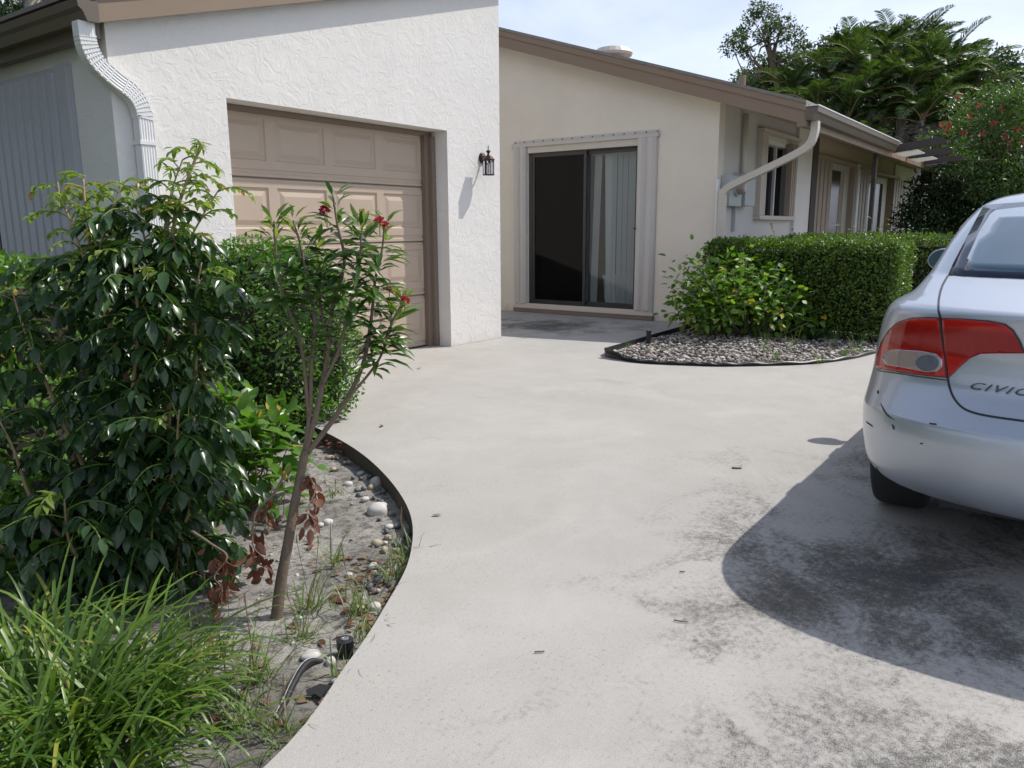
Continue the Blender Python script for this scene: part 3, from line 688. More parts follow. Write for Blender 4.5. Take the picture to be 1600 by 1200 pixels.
# ---- sliding door
sd = bpy.data.objects.new('sliding_door', None); link(sd, h)
m = MB()
m.box(HA+.02, HA+.12, DL, DL+.05, DBz, DT); m.box(HA+.02, HA+.12, DR-.02, DR+.0, DBz, DT); m.box(HA+.02, HA+.12, DL, DR, DT-.05, DT); m.box(HA+.02, HA+.12, DL, DR, DBz, DBz+.05)
m.build('frame', 'dark_frame', sd)
MID = -5.87
def leaf_frame(m, a, b0, b1, z0, z1, w=.05, t_=.03):
    m.box(a, a+t_, b0, b0+w, z0, z1); m.box(a, a+t_, b1-w, b1, z0, z1); m.box(a, a+t_, b0+w, b1-w, z1-w, z1); m.box(a, a+t_, b0+w, b1-w, z0, z0+w)
m = MB(); leaf_frame(m, HA+.03, DL+.05, MID+.02, DBz+.05, DT-.05, .045); p1 = m.build('screen_panel', 'dark_frame', sd)
MB().box(HA+.042, HA+.046, DL+.09, MID-.02, DBz+.09, DT-.09).build('screen', 'glass_screen', p1)
m = MB(); leaf_frame(m, HA+.075, MID-.06, DR-.02, DBz+.05, DT-.05, .05); p2 = m.build('glass_panel', 'dark_frame', sd)
MB().box(HA+.088, HA+.092, MID-.02, DR-.05, DBz+.09, DT-.09).build('pane', 'glass', p2)
# vertical blinds hanging inside
vb = MB()
rg = np.random.default_rng(3)
bs = list(np.arange(DL+.1, MID-.03, .085))+[-5.78, -5.60, -5.52, -5.43, -5.345, -5.26, -5.18, -5.10, -5.03]
for i, b in enumerate(bs):
    wd = .036; an = R(40+rg.uniform(-4, 4)); lean = 0.0
    if abs(b+5.78) < .01: lean = -.06; wd = .05
    if abs(b+5.60) < .01: lean = .05; wd = .075; an = R(4)
    ca, sa = wd*math.cos(an), wd*math.sin(an)
    a = HA+.26
    vb.prism([V(a-sa, b-ca, DT-.1), V(a+sa, b+ca, DT-.1), V(a+sa, b+ca+lean, DBz+.03), V(a-sa, b-ca+lean, DBz+.03)], V(.002, 0, 0))
vb.box(HA+.23, HA+.29, DL, DR, DT-.1, DT-.05)
vb.build('vertical_blind', 'blind', sd)
# head, sill, tracks and accordion shutter stacks
m = MB(); m.box(HA-.055, HA-.001, DL-.27, DR+.31, DT+.055, DT+.105); m.box(HA-.015, HA-.001, DL-.25, DR+.31, DT+.10, DT+.15); tr = m.build('shutter_track', 'pale_metal', sd, bevel=.003)
for k in range(15):
    b = DL-.22+k*(DR-DL+.5)/14; MB().tube([V(HA-.015, b, DT+.127), V(HA-.022, b, DT+.127)], .009, 8).build('bolt', 'dark', tr)
MB().box(HA-.02, HA+.03, DL, DR, DT-.035, DT+.056).build('head_board', 'cream_metal', sd)
m = MB(); m.box(HA-.06, HA-.001, DL-.25, DR+.31, .062, .105); m.box(HA-.045, HA-.001, DL-.22, DR+.28, .104, .135); m.build('sill_track', 'cream_metal', sd, bevel=.003)
MB().box(HA-.05, HA-.001, DL-.25, DR+.30, .002, .062).build('step_board', 'jamb', sd)
def stack(b0, b1, n, mat):
    pr = [(b0, .01)]
    for k in range(n):
        d = (b1-b0)/n; pr += [(b0+d*(k+.22), .07), (b0+d*(k+.62), .07), (b0+d*(k+.9), .04)]
    pr.append((b1, .01)); vs = []; fs = []
    for i, (b, d) in enumerate(pr):
        vs += [V(HA-d, b, .135), V(HA-d, b, DT+.056)]
        if i: fs.append([2*i-2, 2*i, 2*i+1, 2*i-1])
    return MB().add(vs, fs)
stack(DL-.24, DL-.01, 2, None).build('folded_shutter', 'pale_metal', sd, recalc=False)
fs_ = stack(DR-.01, DR+.29, 2, None).build('folded_shutter', 'pale_metal', sd, recalc=False)
MB().tube([V(HA-.085, DR+.02, 1.25), V(HA-.10, DR+.02, 1.25)], .016, 10).build('knob', 'lantern', fs_)
# ---- window by the meter
wn = bpy.data.objects.new('window', None); link(wn, h)
MB().box(WA0, WA1, HB-.16, HB-.14, WZ0, WZ1).build('pane', 'win_glass', wn)
m = MB(); m.box(WA0, WA0+.06, HB-.14, HB-.02, WZ0, WZ1); m.box(WA1-.06, WA1, HB-.14, HB-.02, WZ0, WZ1); m.box(WA0+.06, WA1-.06, HB-.14, HB-.02, WZ1-.06, WZ1); m.box(WA0+.95, WA0+1.0, HB-.14, HB-.1, WZ0, WZ1-.06); m.build('frame', 'white_metal', wn)
MB().box(WA0-.22, WA1+.05, HB, HB+.10, WZ0-.06, WZ0-.005).build('sill', 'cream_metal', wn)
m = MB()
for k in range(4): m.box(WA0-.22+k*.06, WA0-.175+k*.06, HB, HB+.09, WZ0, WZ1+.05)
m.build('folded_shutter', 'cream_metal', wn)
m = MB()
for k in range(3): m.box(WA1-.28+k*.09, WA1-.22+k*.09, HB, HB+.09, WZ0, WZ1)
m.build('folded_shutter', 'shutter_tan', wn)
MB().box(WA0-.24, WA1+.1, HB, HB+.11, WZ1+.05, WZ1+.10).build('shutter_track', 'cream_metal', wn)
# ---- porch window, door and shutters
pw = bpy.data.objects.new('window', None); link(pw, h)
ZT = 2.62
MB().box(QA[1]+.1, QA[4]-.05, PB, PB+.012, .3, ZT-.22).build('pane', 'win_glass', pw)
m = MB(); m.box(QA[1], QA[1]+.1, PB, PB+.06, .3, ZT-.1); m.box(QA[3]+.5, QA[4]+.45, PB, PB+.06, .3, ZT-.1); m.box(QA[1]+.1, QA[3]+.5, PB, PB+.06, ZT-.22, ZT-.1); m.box(QA[1]+.1, QA[3]+.5, PB+.012, PB+.04, 1.28, 1.33); m.build('frame', 'cream_metal', pw)
m = MB()
for k in range(6): m.box(CE+.75+k*.3, CE+.75+k*.3+.24, PB, PB+.14, .1, ZT-.1)
m.build('folded_shutter', 'shutter_tan', pw)
m = MB()
for k in range(5): m.box(QA[4]+.55+k*.3, QA[4]+.55+k*.3+.22, PB, PB+.16, .1, ZT-.02)
m.build('folded_shutter', 'shutter_tan', pw)
m = MB(); m.box(CE+.6, QA[5]+.1, PB, PB+.17, ZT-.10, ZT-.03); m.build('shutter_track', 'shutter_tan', pw)
pd = bpy.data.objects.new('porch_door', None); link(pd, h)
MB().box(QA[7], QA[8]-.1, PB, PB+.012, .05, ZT-.3).build('pane', 'win_glass', pd)
m = MB(); m.box(QA[7]-.12, QA[7], PB, PB+.05, .05, ZT-.16); m.box(QA[8]-.1, QA[8]+.35, PB, PB+.05, .05, ZT-.16); m.box(QA[7], QA[8]-.1, PB, PB+.05, ZT-.3, ZT-.16); m.build('frame', 'cream_metal', pd)
m = MB()
for k in range(5): m.box(QA[9]+.1+k*.32, QA[9]+.1+k*.32+.24, PB, PB+.18, .1, ZT-.14)
m.build('folded_shutter', 'shutter_tan', pd)
MB().box(QA[6]-.15, QA[6]+.05, PB, PB+.19, .1, ZT-.02).build('shutter_post', 'white_metal', pd)
MB().box(QA[6]-.1, QA[10], PB, PB+.19, ZT-.13, ZT-.07).build('shutter_track', 'shutter_tan', pd)
MB().box(14.10, 14.19, -2.95, -2.89, -.05, rz(EB)+.02).build('porch_post', 'trim_dark', h)
MB().box(CE-.30, CE-.002, HB+.061, HB+.08, -.1, wt(HB)-.1).build('corner_shade_board', 'trim_dark', h)  # dark board added to draw the corner shade of the recess

# ---- electric meter
mt = thing('electric_meter', V(10.4, HB, 1.54), 'pale grey electric meter and breaker box on the shaded wall', 'electric meter')
MB().box(9.98, 10.42, HB+.001, HB+.13, 1.53, 1.92).build('meter_box', 'galv', mt, bevel=.008)
m = MB(); q = V(10.2, HB+.13, 1.76); m.tube([q, q+V(0, .03, 0)], .105, 24); m.build('collar', 'galv', mt, smooth=False)
m = MB(); m.tube([q+V(0, .03, 0), q+V(0, .11, 0), q+V(0, .13, 0)], [.085, .082, .06], 24); m.build('dial', 'clear_lens', mt, smooth=False)
MB().box(10.47, 10.86, HB+.001, HB+.16, 1.54, 1.96).build('breaker_box', 'galv', mt, bevel=.008)
MB().box(10.43, 10.46, HB+.001, HB+.05, 1.2, 1.98).build('pipe', 'galv', mt)

# ---- bin behind the glass
q = V(HA+.55, -5.62, .10)
MB().lathe(q, [(.15, 0), (.19, .42), (.205, .43), (.205, .47), (.19, .47), (.17, .1), (.02, .02)], 24).build('waste_bin', 'white_metal', None, smooth=False, org=q)
tag(bpy.data.objects['waste_bin'], 'pale blue white bin standing behind the sliding glass door', 'bin')
MB().box(HA+.2, 22, -13, HB-.3, .02, .095).build('interior_floor', 'interior')['kind'] = 'structure'

MB().box(13.9, 14.0, -13, PB-.25, .10, 3.2).build('interior_wall', 'interior')['kind'] = 'structure'
# ---- pergola at the end of the eave
pg = thing('pergola', V(15.5, -2.5, 0), 'dark brown open pergola beams reaching out from the house eave', 'pergola')
zc = rz(EB)+.06
for k, (a, l, r) in enumerate(((14.5, .80, .08), (15.9, .72, .03), (17.6, .70, .03), (19.6, .66, .03))):
    MB().prism([V(a, EB+.01, zc-.02), V(a, EB+l, zc+r), V(a, EB+l, zc+r+.05), V(a, EB+l-.10, zc+r+.11), V(a, EB+.01, zc+.10)], V(.09, 0, 0)).build('beam', 'trim_dark', pg)
for k, a in enumerate((14.62, 16.02, 17.72)):
    MB().prism([V(a, EB+.03, zc-.03), V(a+.75, EB+.03, zc-.03), V(a+.75, EB+.36, zc+.01), V(a, EB+.36, zc+.01)], (0, 0, .012)).build('panel', 'sheet', pg)

# ================================================================== CAR
CA, CB = 2.90, 0.207                     # rear centre of the car; its length runs along a
def CV(x, y, z): return V(CA+y, CB+x, z)    # x to the right of the car, y towards its nose
def pchip(xs, ys, x):
    xs = np.asarray(xs, float); ys = np.asarray(ys, float); hh = np.diff(xs); dl = np.diff(ys)/hh
    d = np.zeros(len(xs)); d[0] = dl[0]; d[-1] = dl[-1]
    for i in range(1, len(xs)-1):
        if dl[i-1]*dl[i] > 0:
            w1 = 2*hh[i]+hh[i-1]; w2 = hh[i]+2*hh[i-1]; d[i] = (w1+w2)/(w1/dl[i-1]+w2/dl[i])
    i = np.clip(np.searchsorted(xs, x)-1, 0, len(hh)-1); t = (x-xs[i])/hh[i]
    return (ys[i]*(1+2*t)*(1-t)**2+d[i]*hh[i]*t*(1-t)**2+ys[i+1]*t*t*(3-2*t)+d[i+1]*hh[i]*t*t*(t-1))
#        z     yr    w     yf    k(rear corner)  kf
NODES = [(.275, .13, .76, 4.28, 1.00, .9), (.295, .06, .81, 4.36, 1.00, .9), (.34, .025, .85, 4.42, 1.0, .9), (.43, .008, .868, 4.46, 1.0, .9),
         (.52, .0, .876, 4.47, 1.0, .9), (.568, .004, .876, 4.46, 1.0, .9), (.590, .018, .874, 4.45, 1.0, .9), (.65, .062, .869, 4.44, 1.0, .9),
         (.715, .098, .866, 4.42, 1.0, .9), (.80, .104, .860, 4.32, 1.0, 1.0), (.88, .085, .848, 4.05, 1.02, 1.0), (.935, .068, .832, 3.75, 1.08, 1.0),
         (.958, .064, .815, 3.60, 1.12, .9), (.972, .078, .795, 3.48, 1.15, .8), (.985, .15, .775, 3.42, 1.1, .7), (1.0, .27, .765, 3.36, 1.0, .6),
         (1.03, .50, .760, 3.28, .85, .55), (1.055, .66, .755, 3.2, .75, .5), (1.09, .75, .745, 3.10, .7, .45), (1.20, .99, .715, 2.80, .65, .4), (1.30, 1.22, .670, 2.52, .6, .35),
         (1.36, 1.38, .625, 2.33, .5, .3), (1.395, 1.52, .565, 2.20, .5, .3), (1.42, 1.72, .45, 2.10, .4, .3), (1.433, 1.88, .24, 2.05, .3, .2), (1.436, 1.95, .08, 2.02, .15, .1)]
NODES = np.array(NODES); tI = np.arange(len(NODES)); tt = np.linspace(0, len(NODES)-1, (len(NODES)-1)*5+1)
ROWS = np.stack([pchip(tI, NODES[:, j], tt) for j in range(6)], 1)
SS = np.array([0, .15, .3, .45, .58, .68, .76, .83, .885, .93, .962, .985, .997, 1.0])
DY = np.array([0, .003, .012, .030, .058, .090, .125, .170, .222, .285, .350, .425, .52, .64])
def ring(z, yr, w_, yf, k, kf):
    half = [(s*w_, yr+k*d) for s, d in zip(SS, DY)]
    ys0 = yr+k*.64; ys1 = yf-kf*.85
    for q in np.linspace(0, 1, 15)[1:-1]: half.append((w_*(1-.02*(2*q-1)**8 if q > .5 else w_*0+w_/w_*1.0) if False else w_, ys0+(ys1-ys0)*q))
    for s, d in list(zip(SS, DY))[::-1]: half.append((s*w_, yf-kf*d*1.33))
    pts = half[::-1]+[(-x, y) for x, y in half[1:-1]]
    return [(x, y, z) for x, y in pts]
car = thing('car', CV(0, 2.2, 0), 'silver four door car with red tail lamps and a scuffed rear bumper', 'car')
m = MB(); rings = [ring(*r) for r in ROWS]; nr = len(rings[0])
for r in rings: m.v += [tuple(CV(*p)) for p in r]
for i in range(len(rings)-1):
    for j in range(nr): m.f.append([i*nr+j, i*nr+(j+1) % nr, (i+1)*nr+(j+1) % nr, (i+1)*nr+j])
m.f.append(list(range(nr))[::-1]); m.f.append([(len(rings)-1)*nr+j for j in range(nr)])
bvh = BVHTree.FromPolygons([Vector(v) for v in m.v], m.f)
WR, YW0, YW1 = .318, .93, 3.63
body = m.build('body', 'silver', car, smooth=True)
# wheel arches cut out of the body
cut = MB()
for y in (YW0, YW1):
    for sx in (-1, 1): cut.tube([CV(sx*.60, y, WR+.01), CV(sx*1.2, y, WR+.01)], .365, 40)
cm = bpy.data.meshes.new('cut'); cm.from_pydata(cut.v, [], cut.f); bmx = bmesh.new(); bmx.from_mesh(cm); bmesh.ops.recalc_face_normals(bmx, faces=bmx.faces); bmx.to_mesh(cm); bmx.free()
co = bpy.data.objects.new('cut', cm); COL.objects.link(co)
md = body.modifiers.new('b', 'BOOLEAN'); md.object = co; md.operation = 'DIFFERENCE'; md.solver = 'EXACT'
bpy.context.view_layer.update()
dg = bpy.context.evaluated_depsgraph_get()
nm = bpy.data.meshes.new_from_object(body.evaluated_get(dg)); body.modifiers.clear(); old = body.data; body.data = nm; nm.name = 'body'
bpy.data.objects.remove(co); bpy.data.meshes.remove(cm); bpy.data.meshes.remove(old)
body.data.materials.clear(); body.data.materials.append(M['silver']); body.data.materials.append(M['dark'])
ctr = np.array(car.location)
for p in body.data.polygons:
    c_ = np.array(p.center)+ctr; x_ = -c_[1]-CB
    if abs(p.normal[2]) < .99 and any((c_[0]-CA-y)**2+(c_[2]-WR-.01)**2 < .368**2 for y in (YW0, YW1)) and abs(x_) < .9:
        p.material_index = 1; p.use_smooth = False

def cast(o, d):
    h_ = bvh.ray_cast(Vector(o), Vector(unit(d)))
    return None if h_[0] is None else (np.array(h_[0]), np.array(h_[1]))
RX = lambda x, z: (CV(x, -3, z), np.array([1.0, 0, 0]))                # straight from behind
TX = lambda x, y: (CV(x, y, 3), np.array([0, 0, -1.0]))                # from above
SXL = lambda y, z: (CV(-3, y, z), V(0, 1, 0)); SXR = lambda y, z: (CV(3, y, z), V(0, -1, 0))
PXY = lambda x, y: (EYE, ray(x, y))
def car_rear_xz(x, y):
    hit = cast(*PXY(x, y))
    while hit is None and x < 1600: x += 1; hit = cast(*PXY(x+1.5, y))
    p, n_ = hit; return (-p[1]-CB, p[2])
def decal(name, poly, f, off, mat, root=car, step=None, thick=.004, smooth=True):
    """a thin shell of its own lying on the car body, outlined by poly"""
    P = [Vector(p) for p in poly]
    xs = [p.x for p in P]; ys = [p.y for p in P]; step = step or max(max(xs)-min(xs), max(ys)-min(ys))/34
    # resample the outline
    out = []
    for i, p in enumerate(P):
        q = P[(i+1) % len(P)]; n_ = max(1, int((q-p).length/step))
        out += [p.lerp(q, k/n_) for k in range(n_)]
    inn = [Vector((x, y)) for x in np.arange(min(xs)+step*.5, max(xs), step) for y in np.arange(min(ys)+step*.5, max(ys), step) if inside((x, y), P) and min((Vector((x, y))-o).length for o in out) > step*.45]
    r = delaunay_2d_cdt(out+inn, [], [list(range(len(out)))], 1, 1e-6)
    vs = []; 
    for p in r[0]:
        hit = cast(*f(p.x, p.y))
        if hit is None: vs.append(None); continue
        nrm = hit[1]; d = f(p.x, p.y)[1]
        if nrm @ d > 0: nrm = -nrm
        vs.append((hit[0], nrm))
    good = [x for x in vs if x is not None]
    m = MB(); k = len(vs)
    front = [tuple(v[0]+v[1]*off) if v else tuple(good[0][0]) for v in vs]
    back = [tuple(v[0]+v[1]*(off-thick)) if v else tuple(good[0][0]) for v in vs]
    fs = [f_ for f_ in r[2] if all(vs[i] is not None for i in f_)]
    m.v = front+back; m.f = [list(f_) for f_ in fs]+[[i+k for i in f_][::-1] for f_ in fs]
    cnt = {}
    for f_ in fs:
        for i in range(len(f_)): cnt[(f_[i], f_[(i+1) % len(f_)])] = 1
    for (a, b) in list(cnt):
        if (b, a) not in cnt: m.f.append([b, a, a+k, b+k])
    o = m.build(name, mat, root, recalc=True)
    if smooth: o.data.polygons.foreach_set('use_smooth', [i < len(fs)*2 for i in range(len(m.f))])
    return o
def mirror(poly): return [(-x, z) for x, z in poly][::-1]
def ribbon(name, line, f, off, width, mat, root=car, n=6):
    """dark seam: thin strip following a line on the body"""
    P = smooth_path([(x, y, 0) for x, y in line], n); top_ = []
    for i, p in enumerate(P):
        hit = cast(*f(p[0], p[1]))
        if hit is not None: top_.append(hit)
    m = MB(); k = len(top_); vs = []
    for i in range(k):
        d = unit(top_[min(i+1, k-1)][0]-top_[max(i-1, 0)][0]); nrm = top_[i][1]
        if nrm @ (top_[i][0]-EYE) > 0: nrm = -nrm
        e = unit(np.cross(d, nrm)); c_ = top_[i][0]+nrm*off
        vs += [c_-e*width/2, c_+e*width/2, c_+e*width/2-nrm*.004, c_-e*width/2-nrm*.004]
    fs = []
    for i in range(k-1):
        for j in range(4): fs.append([4*i+j, 4*i+(j+1) % 4, 4*i+4+(j+1) % 4, 4*i+4+j])
    return m.add(vs, fs).build(name, mat, root)
px = lambda pts: [car_rear_xz(x, y) for x, y in pts]
OUT = [(1371, 574), (1373, 556), (1379, 536), (1390, 517), (1405, 504), (1425, 498), (1450, 497), (1468, 498), (1472, 525), (1479, 589), (1440, 585), (1400, 579), (1380, 576)]
INN = [(1474, 498), (1510, 499), (1545, 502), (1570, 507), (1582, 516), (1592, 532), (1600, 551), (1560, 551), (1533, 552), (1516, 559), (1500, 573), (1484, 589), (1478, 550)]
REV = [(1384, 562), (1388, 553), (1396, 548), (1408, 547), (1440, 549), (1462, 553), (1471, 562), (1471, 572), (1463, 580), (1448, 580), (1410, 573), (1391, 570)]
CIR = [(1452+18*math.cos(q), 567+13*math.sin(q)) for q in np.linspace(0, 2*math.pi, 18, endpoint=False)]
def grow(p, k):
    c_ = np.mean(p, 0); return [tuple(c_+(np.array(q)-c_)*(1+k)) for q in p]
try:
    zo, zi, zr, zc_ = px(OUT), px(INN), px(REV), px(CIR)
except TypeError:
    raise SystemExit('car body misses the lamp outline')
for mir in (0, 1):
    mm = mirror if mir else (lambda p: p)
    tl = decal('tail_lamp', mm(grow(zo, .035)), RX, .0045, 'dark'); decal('lens', mm(zo), RX, .0075, 'red_lens', tl)
    decal('lens_ring', mm(grow(zr, .07)), RX, .0092, 'rim', tl); decal('reverse_lens', mm(zr), RX, .0105, 'clear_lens', tl); decal('lens_ring', mm(grow(zc_, .13)), RX, .0118, 'rim', tl); decal('indicator_lens', mm(zc_), RX, .0130, 'dark_lens', tl)
    tl = decal('trunk_lamp', mm(grow(zi, .035)), RX, .0045, 'dark'); decal('lens', mm(zi), RX, .0075, 'red_lens', tl)
# trunk lid: rear panel and deck, seam around it
lid = px([(1486, 598), (1490, 615), (1497, 628), (1512, 640), (1536, 648), (1598, 657)])
xl = lid[-1][0]
TR = [(-.52, .962)]+[(-.515, .90), (-.50, .80)]
SEAM = [(1481, 431), (1472, 448), (1467, 468), (1467, 487), (1470, 500), (1475, 545), (1481, 590), (1485, 609), (1492, 624), (1504, 637), (1522, 645), (1550, 651), (1600, 658)]
ribbon('trunk_seam', SEAM, PXY, .0022, .007, 'dark')
sz = px(SEAM[3:])
ribbon('trunk_seam', [(-x, z) for x, z in sz], RX, .0022, .007, 'dark')
ribbon('trunk_seam', [(sz[-1][0], sz[-1][1]), (0, sz[-1][1]-.004), (-sz[-1][0], sz[-1][1])], RX, .0022, .007, 'dark')
ribbon('bumper_seam', [(x, z) for x, z in px([(1371, 578), (1400, 583), (1440, 589), (1480, 594)])], RX, .002, .004, 'dark')
# plate recess and plate
decal('plate_recess', [(-.26, .665), (.26, .665), (.26, .80), (-.26, .80)], RX, .003, 'silver')
decal('number_plate', [(-.16, .68), (.16, .68), (.16, .79), (-.16, .79)], RX, .008, 'white_metal')
decal('garnish', [(-.28, .805), (.28, .805), (.25, .835), (-.25, .835)], RX, .010, 'chrome')
# rear window
band = px([(1482, 430), (1490, 412), (1512, 370), (1536, 325), (1542, 321), (1600, 317)]); glass_ = px([(1507, 424), (1512, 405), (1530, 365), (1548, 336), (1556, 330), (1600, 325)])
def fullw(p): return p+[(-x, z) for x, z in p[::-1]]
def sill_(p): return p
bw = decal('rear_window', fullw(band), RX, .004, 'band', step=.06); decal('pane', fullw(glass_), RX, .0065, 'car_glass', bw, step=.06)
ribbon('roof_seam', [(1533, 322), (1546, 308), (1560, 298)], PXY, .002, .008, 'dark')
# side glass, doors
for f in (SXL, SXR):
    sw = decal('side_window', [(1.22, 1.03), (1.42, 1.24), (1.60, 1.335), (2.05, 1.365), (2.35, 1.30), (2.62, 1.15), (2.82, 1.01), (2.0, .985)], f, .004, 'band', step=.08)
    decal('pane', [(1.30, 1.05), (1.46, 1.22), (1.62, 1.31), (1.95, 1.335), (1.95, 1.01)], f, .0065, 'car_glass', sw, step=.08)
    decal('pane', [(2.03, 1.335), (2.33, 1.27), (2.58, 1.14), (2.72, 1.03), (2.03, 1.01)], f, .0065, 'car_glass', sw, step=.08)
    for y0, y1 in ((1.25, 2.0), (2.02, 3.05)):
        ribbon('door_seam', [(y1, .95), (y1, .6), (y1-.02, .30)], f, .001, .005, 'dark')
        decal('door_handle', [(y0+.08, .86), (y0+.28, .865), (y0+.28, .885), (y0+.08, .88)], f, .018, 'silver', thick=.02)
# windscreen and head lamps
decal('windscreen', [(-.62, 1.06), (-.52, 1.33), (.52, 1.33), (.62, 1.06)], lambda x, z: (CV(x, 9, z), np.array([-1.0, 0, 0])), .005, 'car_glass', step=.07)
for sx in (-1, 1): decal('headlight', [(sx*.36, .66), (sx*.75, .68), (sx*.70, .79), (sx*.42, .74)], lambda x, z: (CV(x, 9, z), np.array([-1.0, 0, 0])), .005, 'clear_lens', step=.05)
# black valance below the bumper, silver notch
m = MB(); vrt = []
m.box(CA+.35, CA+4.2, CB-.55, CB+.55, .20, .31); m.build('underbody', 'dark', car)
# scuffs on the bumper corner
for pts in ([(1376, 630), (1380, 641), (1388, 651), (1397, 656), (1390, 650), (1382, 640)], [(1394, 663), (1397, 666), (1398, 671), (1396, 671)], [(1452, 661), (1463, 662), (1464, 664), (1453, 663)],
            [(1366, 737), (1369, 729), (1370, 730), (1367, 738)], [(1438, 692), (1442, 692), (1442, 694), (1438, 694)], [(1371, 611), (1373, 610), (1373, 615), (1371, 615)], [(1354, 658), (1362, 664), (1364, 667), (1355, 661)]):
    try: decal('scuff', px(pts), RX, .0025, 'scratch', step=.01)
    except Exception: pass
# badge lettering on the trunk lid
cu = bpy.data.curves.new('badge', 'FONT'); cu.body = 'CIVIC'; cu.size = .041; cu.shear = .45; cu.space_character = 1.22; cu.resolution_u = 3
cuo = bpy.data.objects.new('badge', cu); COL.objects.link(cuo); bpy.context.view_layer.update()
bmh = bpy.data.meshes.new_from_object(cuo.evaluated_get(bpy.context.evaluated_depsgraph_get())); bpy.data.objects.remove(cuo)
xz0 = car_rear_xz(1511, 606); xz1 = car_rear_xz(1600, 609); sx_ = 2.05
bmx = bmesh.new(); bmx.from_mesh(bmh); bmesh.ops.triangulate(bmx, faces=bmx.faces); 
vs = [v.co.copy() for v in bmx.verts]; fsx = [[v.index for v in f.verts] for f in bmx.faces]
wid = max(v.x for v in vs); sc_ = abs(xz1[0]-xz0[0])*1.13/wid
k = len(vs); fr_, bk_ = [], []
for v in vs:
    hit = cast(*RX(xz0[0]+v.x*sc_, xz0[1]+v.y*.80))
    fr_.append(tuple(hit[0]+np.array([-.006, 0, 0]))); bk_.append(tuple(hit[0]))
mb = MB(); mb.v = fr_+bk_; mb.f = [f for f in fsx]+[[i+k for i in f][::-1] for f in fsx]; ed = {(f[i], f[(i+1) % 3]) for f in fsx for i in range(3)}
mb.f += [[b, a, a+k, b+k] for a, b in ed if (b, a) not in ed]; bmx.free()
mb.build('badge', 'chrome', car)
# door mirrors
mp = at(1455, 407, dep(CV(-.86, 2.55, .98)))
for sx in (-1, 1):
    c_ = CV(sx*.93, 2.56, 0)
    c_ = np.array([mp[0], -(CB+sx*(.885)), mp[2]])
    m = MB(); pr = [(.02, -.08), (.085, -.05), (.10, 0.0), (.085, .05), (.02, .07)]
    rr_ = []
    for y_, s_ in ((0, .96), (.02, 1.0), (.07, .85), (.11, .45), (.125, .1)):
        rr_.append([c_+np.array([y_, -sx*(.095*s_*math.cos(q)), .068*s_*math.sin(q)*(1.1 if math.sin(q) > 0 else .9)]) for q in np.linspace(0, 2*math.pi, 20, endpoint=False)])
    for r in rr_: m.v += [tuple(p) for p in r]
    for i in range(4):
        for j in range(20): m.f.append([i*20+j, i*20+(j+1) % 20, (i+1)*20+(j+1) % 20, (i+1)*20+j])
    m.f.append([80+j for j in range(20)]); m.f.append(list(range(20)))
    dm = m.build('door_mirror', 'silver', car, smooth=True)
    m = MB(); m.add([c_+np.array([-.004, -sx*(.086*math.cos(q)), .061*math.sin(q)*(1.1 if math.sin(q) > 0 else .9)]) for q in np.linspace(0, 2*math.pi, 20, endpoint=False)], [list(range(20))]); m.build('mirror_glass', 'car_glass', dm, recalc=False)
    MB().tube([c_+np.array([.05, sx*.06, -.03]), c_+np.array([.07, sx*.22, -.05])], .028, 8).build('mirror_arm', 'dark', dm)
# wheels
for y in (YW0, YW1):
    for sx in (-1, 1):
        wl = bpy.data.objects.new('wheel', None); link(wl, car)
        m = MB(); prof = [(.205, -.10), (.275, -.108), (.305, -.098), (.316, -.08), (.318, 0), (.316, .08), (.305, .098), (.275, .108), (.205, .10)]
        n_ = 44; cx = CV(sx*.755, y, WR)
        for r_w, o_ in prof:
            for j in range(n_): an = 2*math.pi*j/n_; m.v.append(tuple(cx+np.array([r_w*math.cos(an), -o_, r_w*math.sin(an)])))
        kq = len(prof)
        for i in range(kq):
            for j in range(n_): m.f.append([i*n_+j, i*n_+(j+1) % n_, ((i+1) % kq)*n_+(j+1) % n_, ((i+1) % kq)*n_+j])
        m.build('tyre', 'rubber', wl, smooth=True)
        m = MB(); oo = V(0, sx, 0)
        m.tube([cx-oo*.08, cx+oo*.03], .204, 36)
        for q in range(5):
            an = 2*math.pi*q/5; d_ = np.array([math.cos(an), 0, math.sin(an)]); m.tube([cx+oo*.045, cx+oo*.055+d_*.195], [.035, .025], 6)
        m.build('rim', 'rim', wl)

# ================================================================== PLANTING
rg = np.random.default_rng(21)
def stems(m, path, r0, r1, sides=7, n=5):
    P = smooth_path(path, n); m.tube(P, list(np.linspace(r0, r1, len(P))), sides); return P

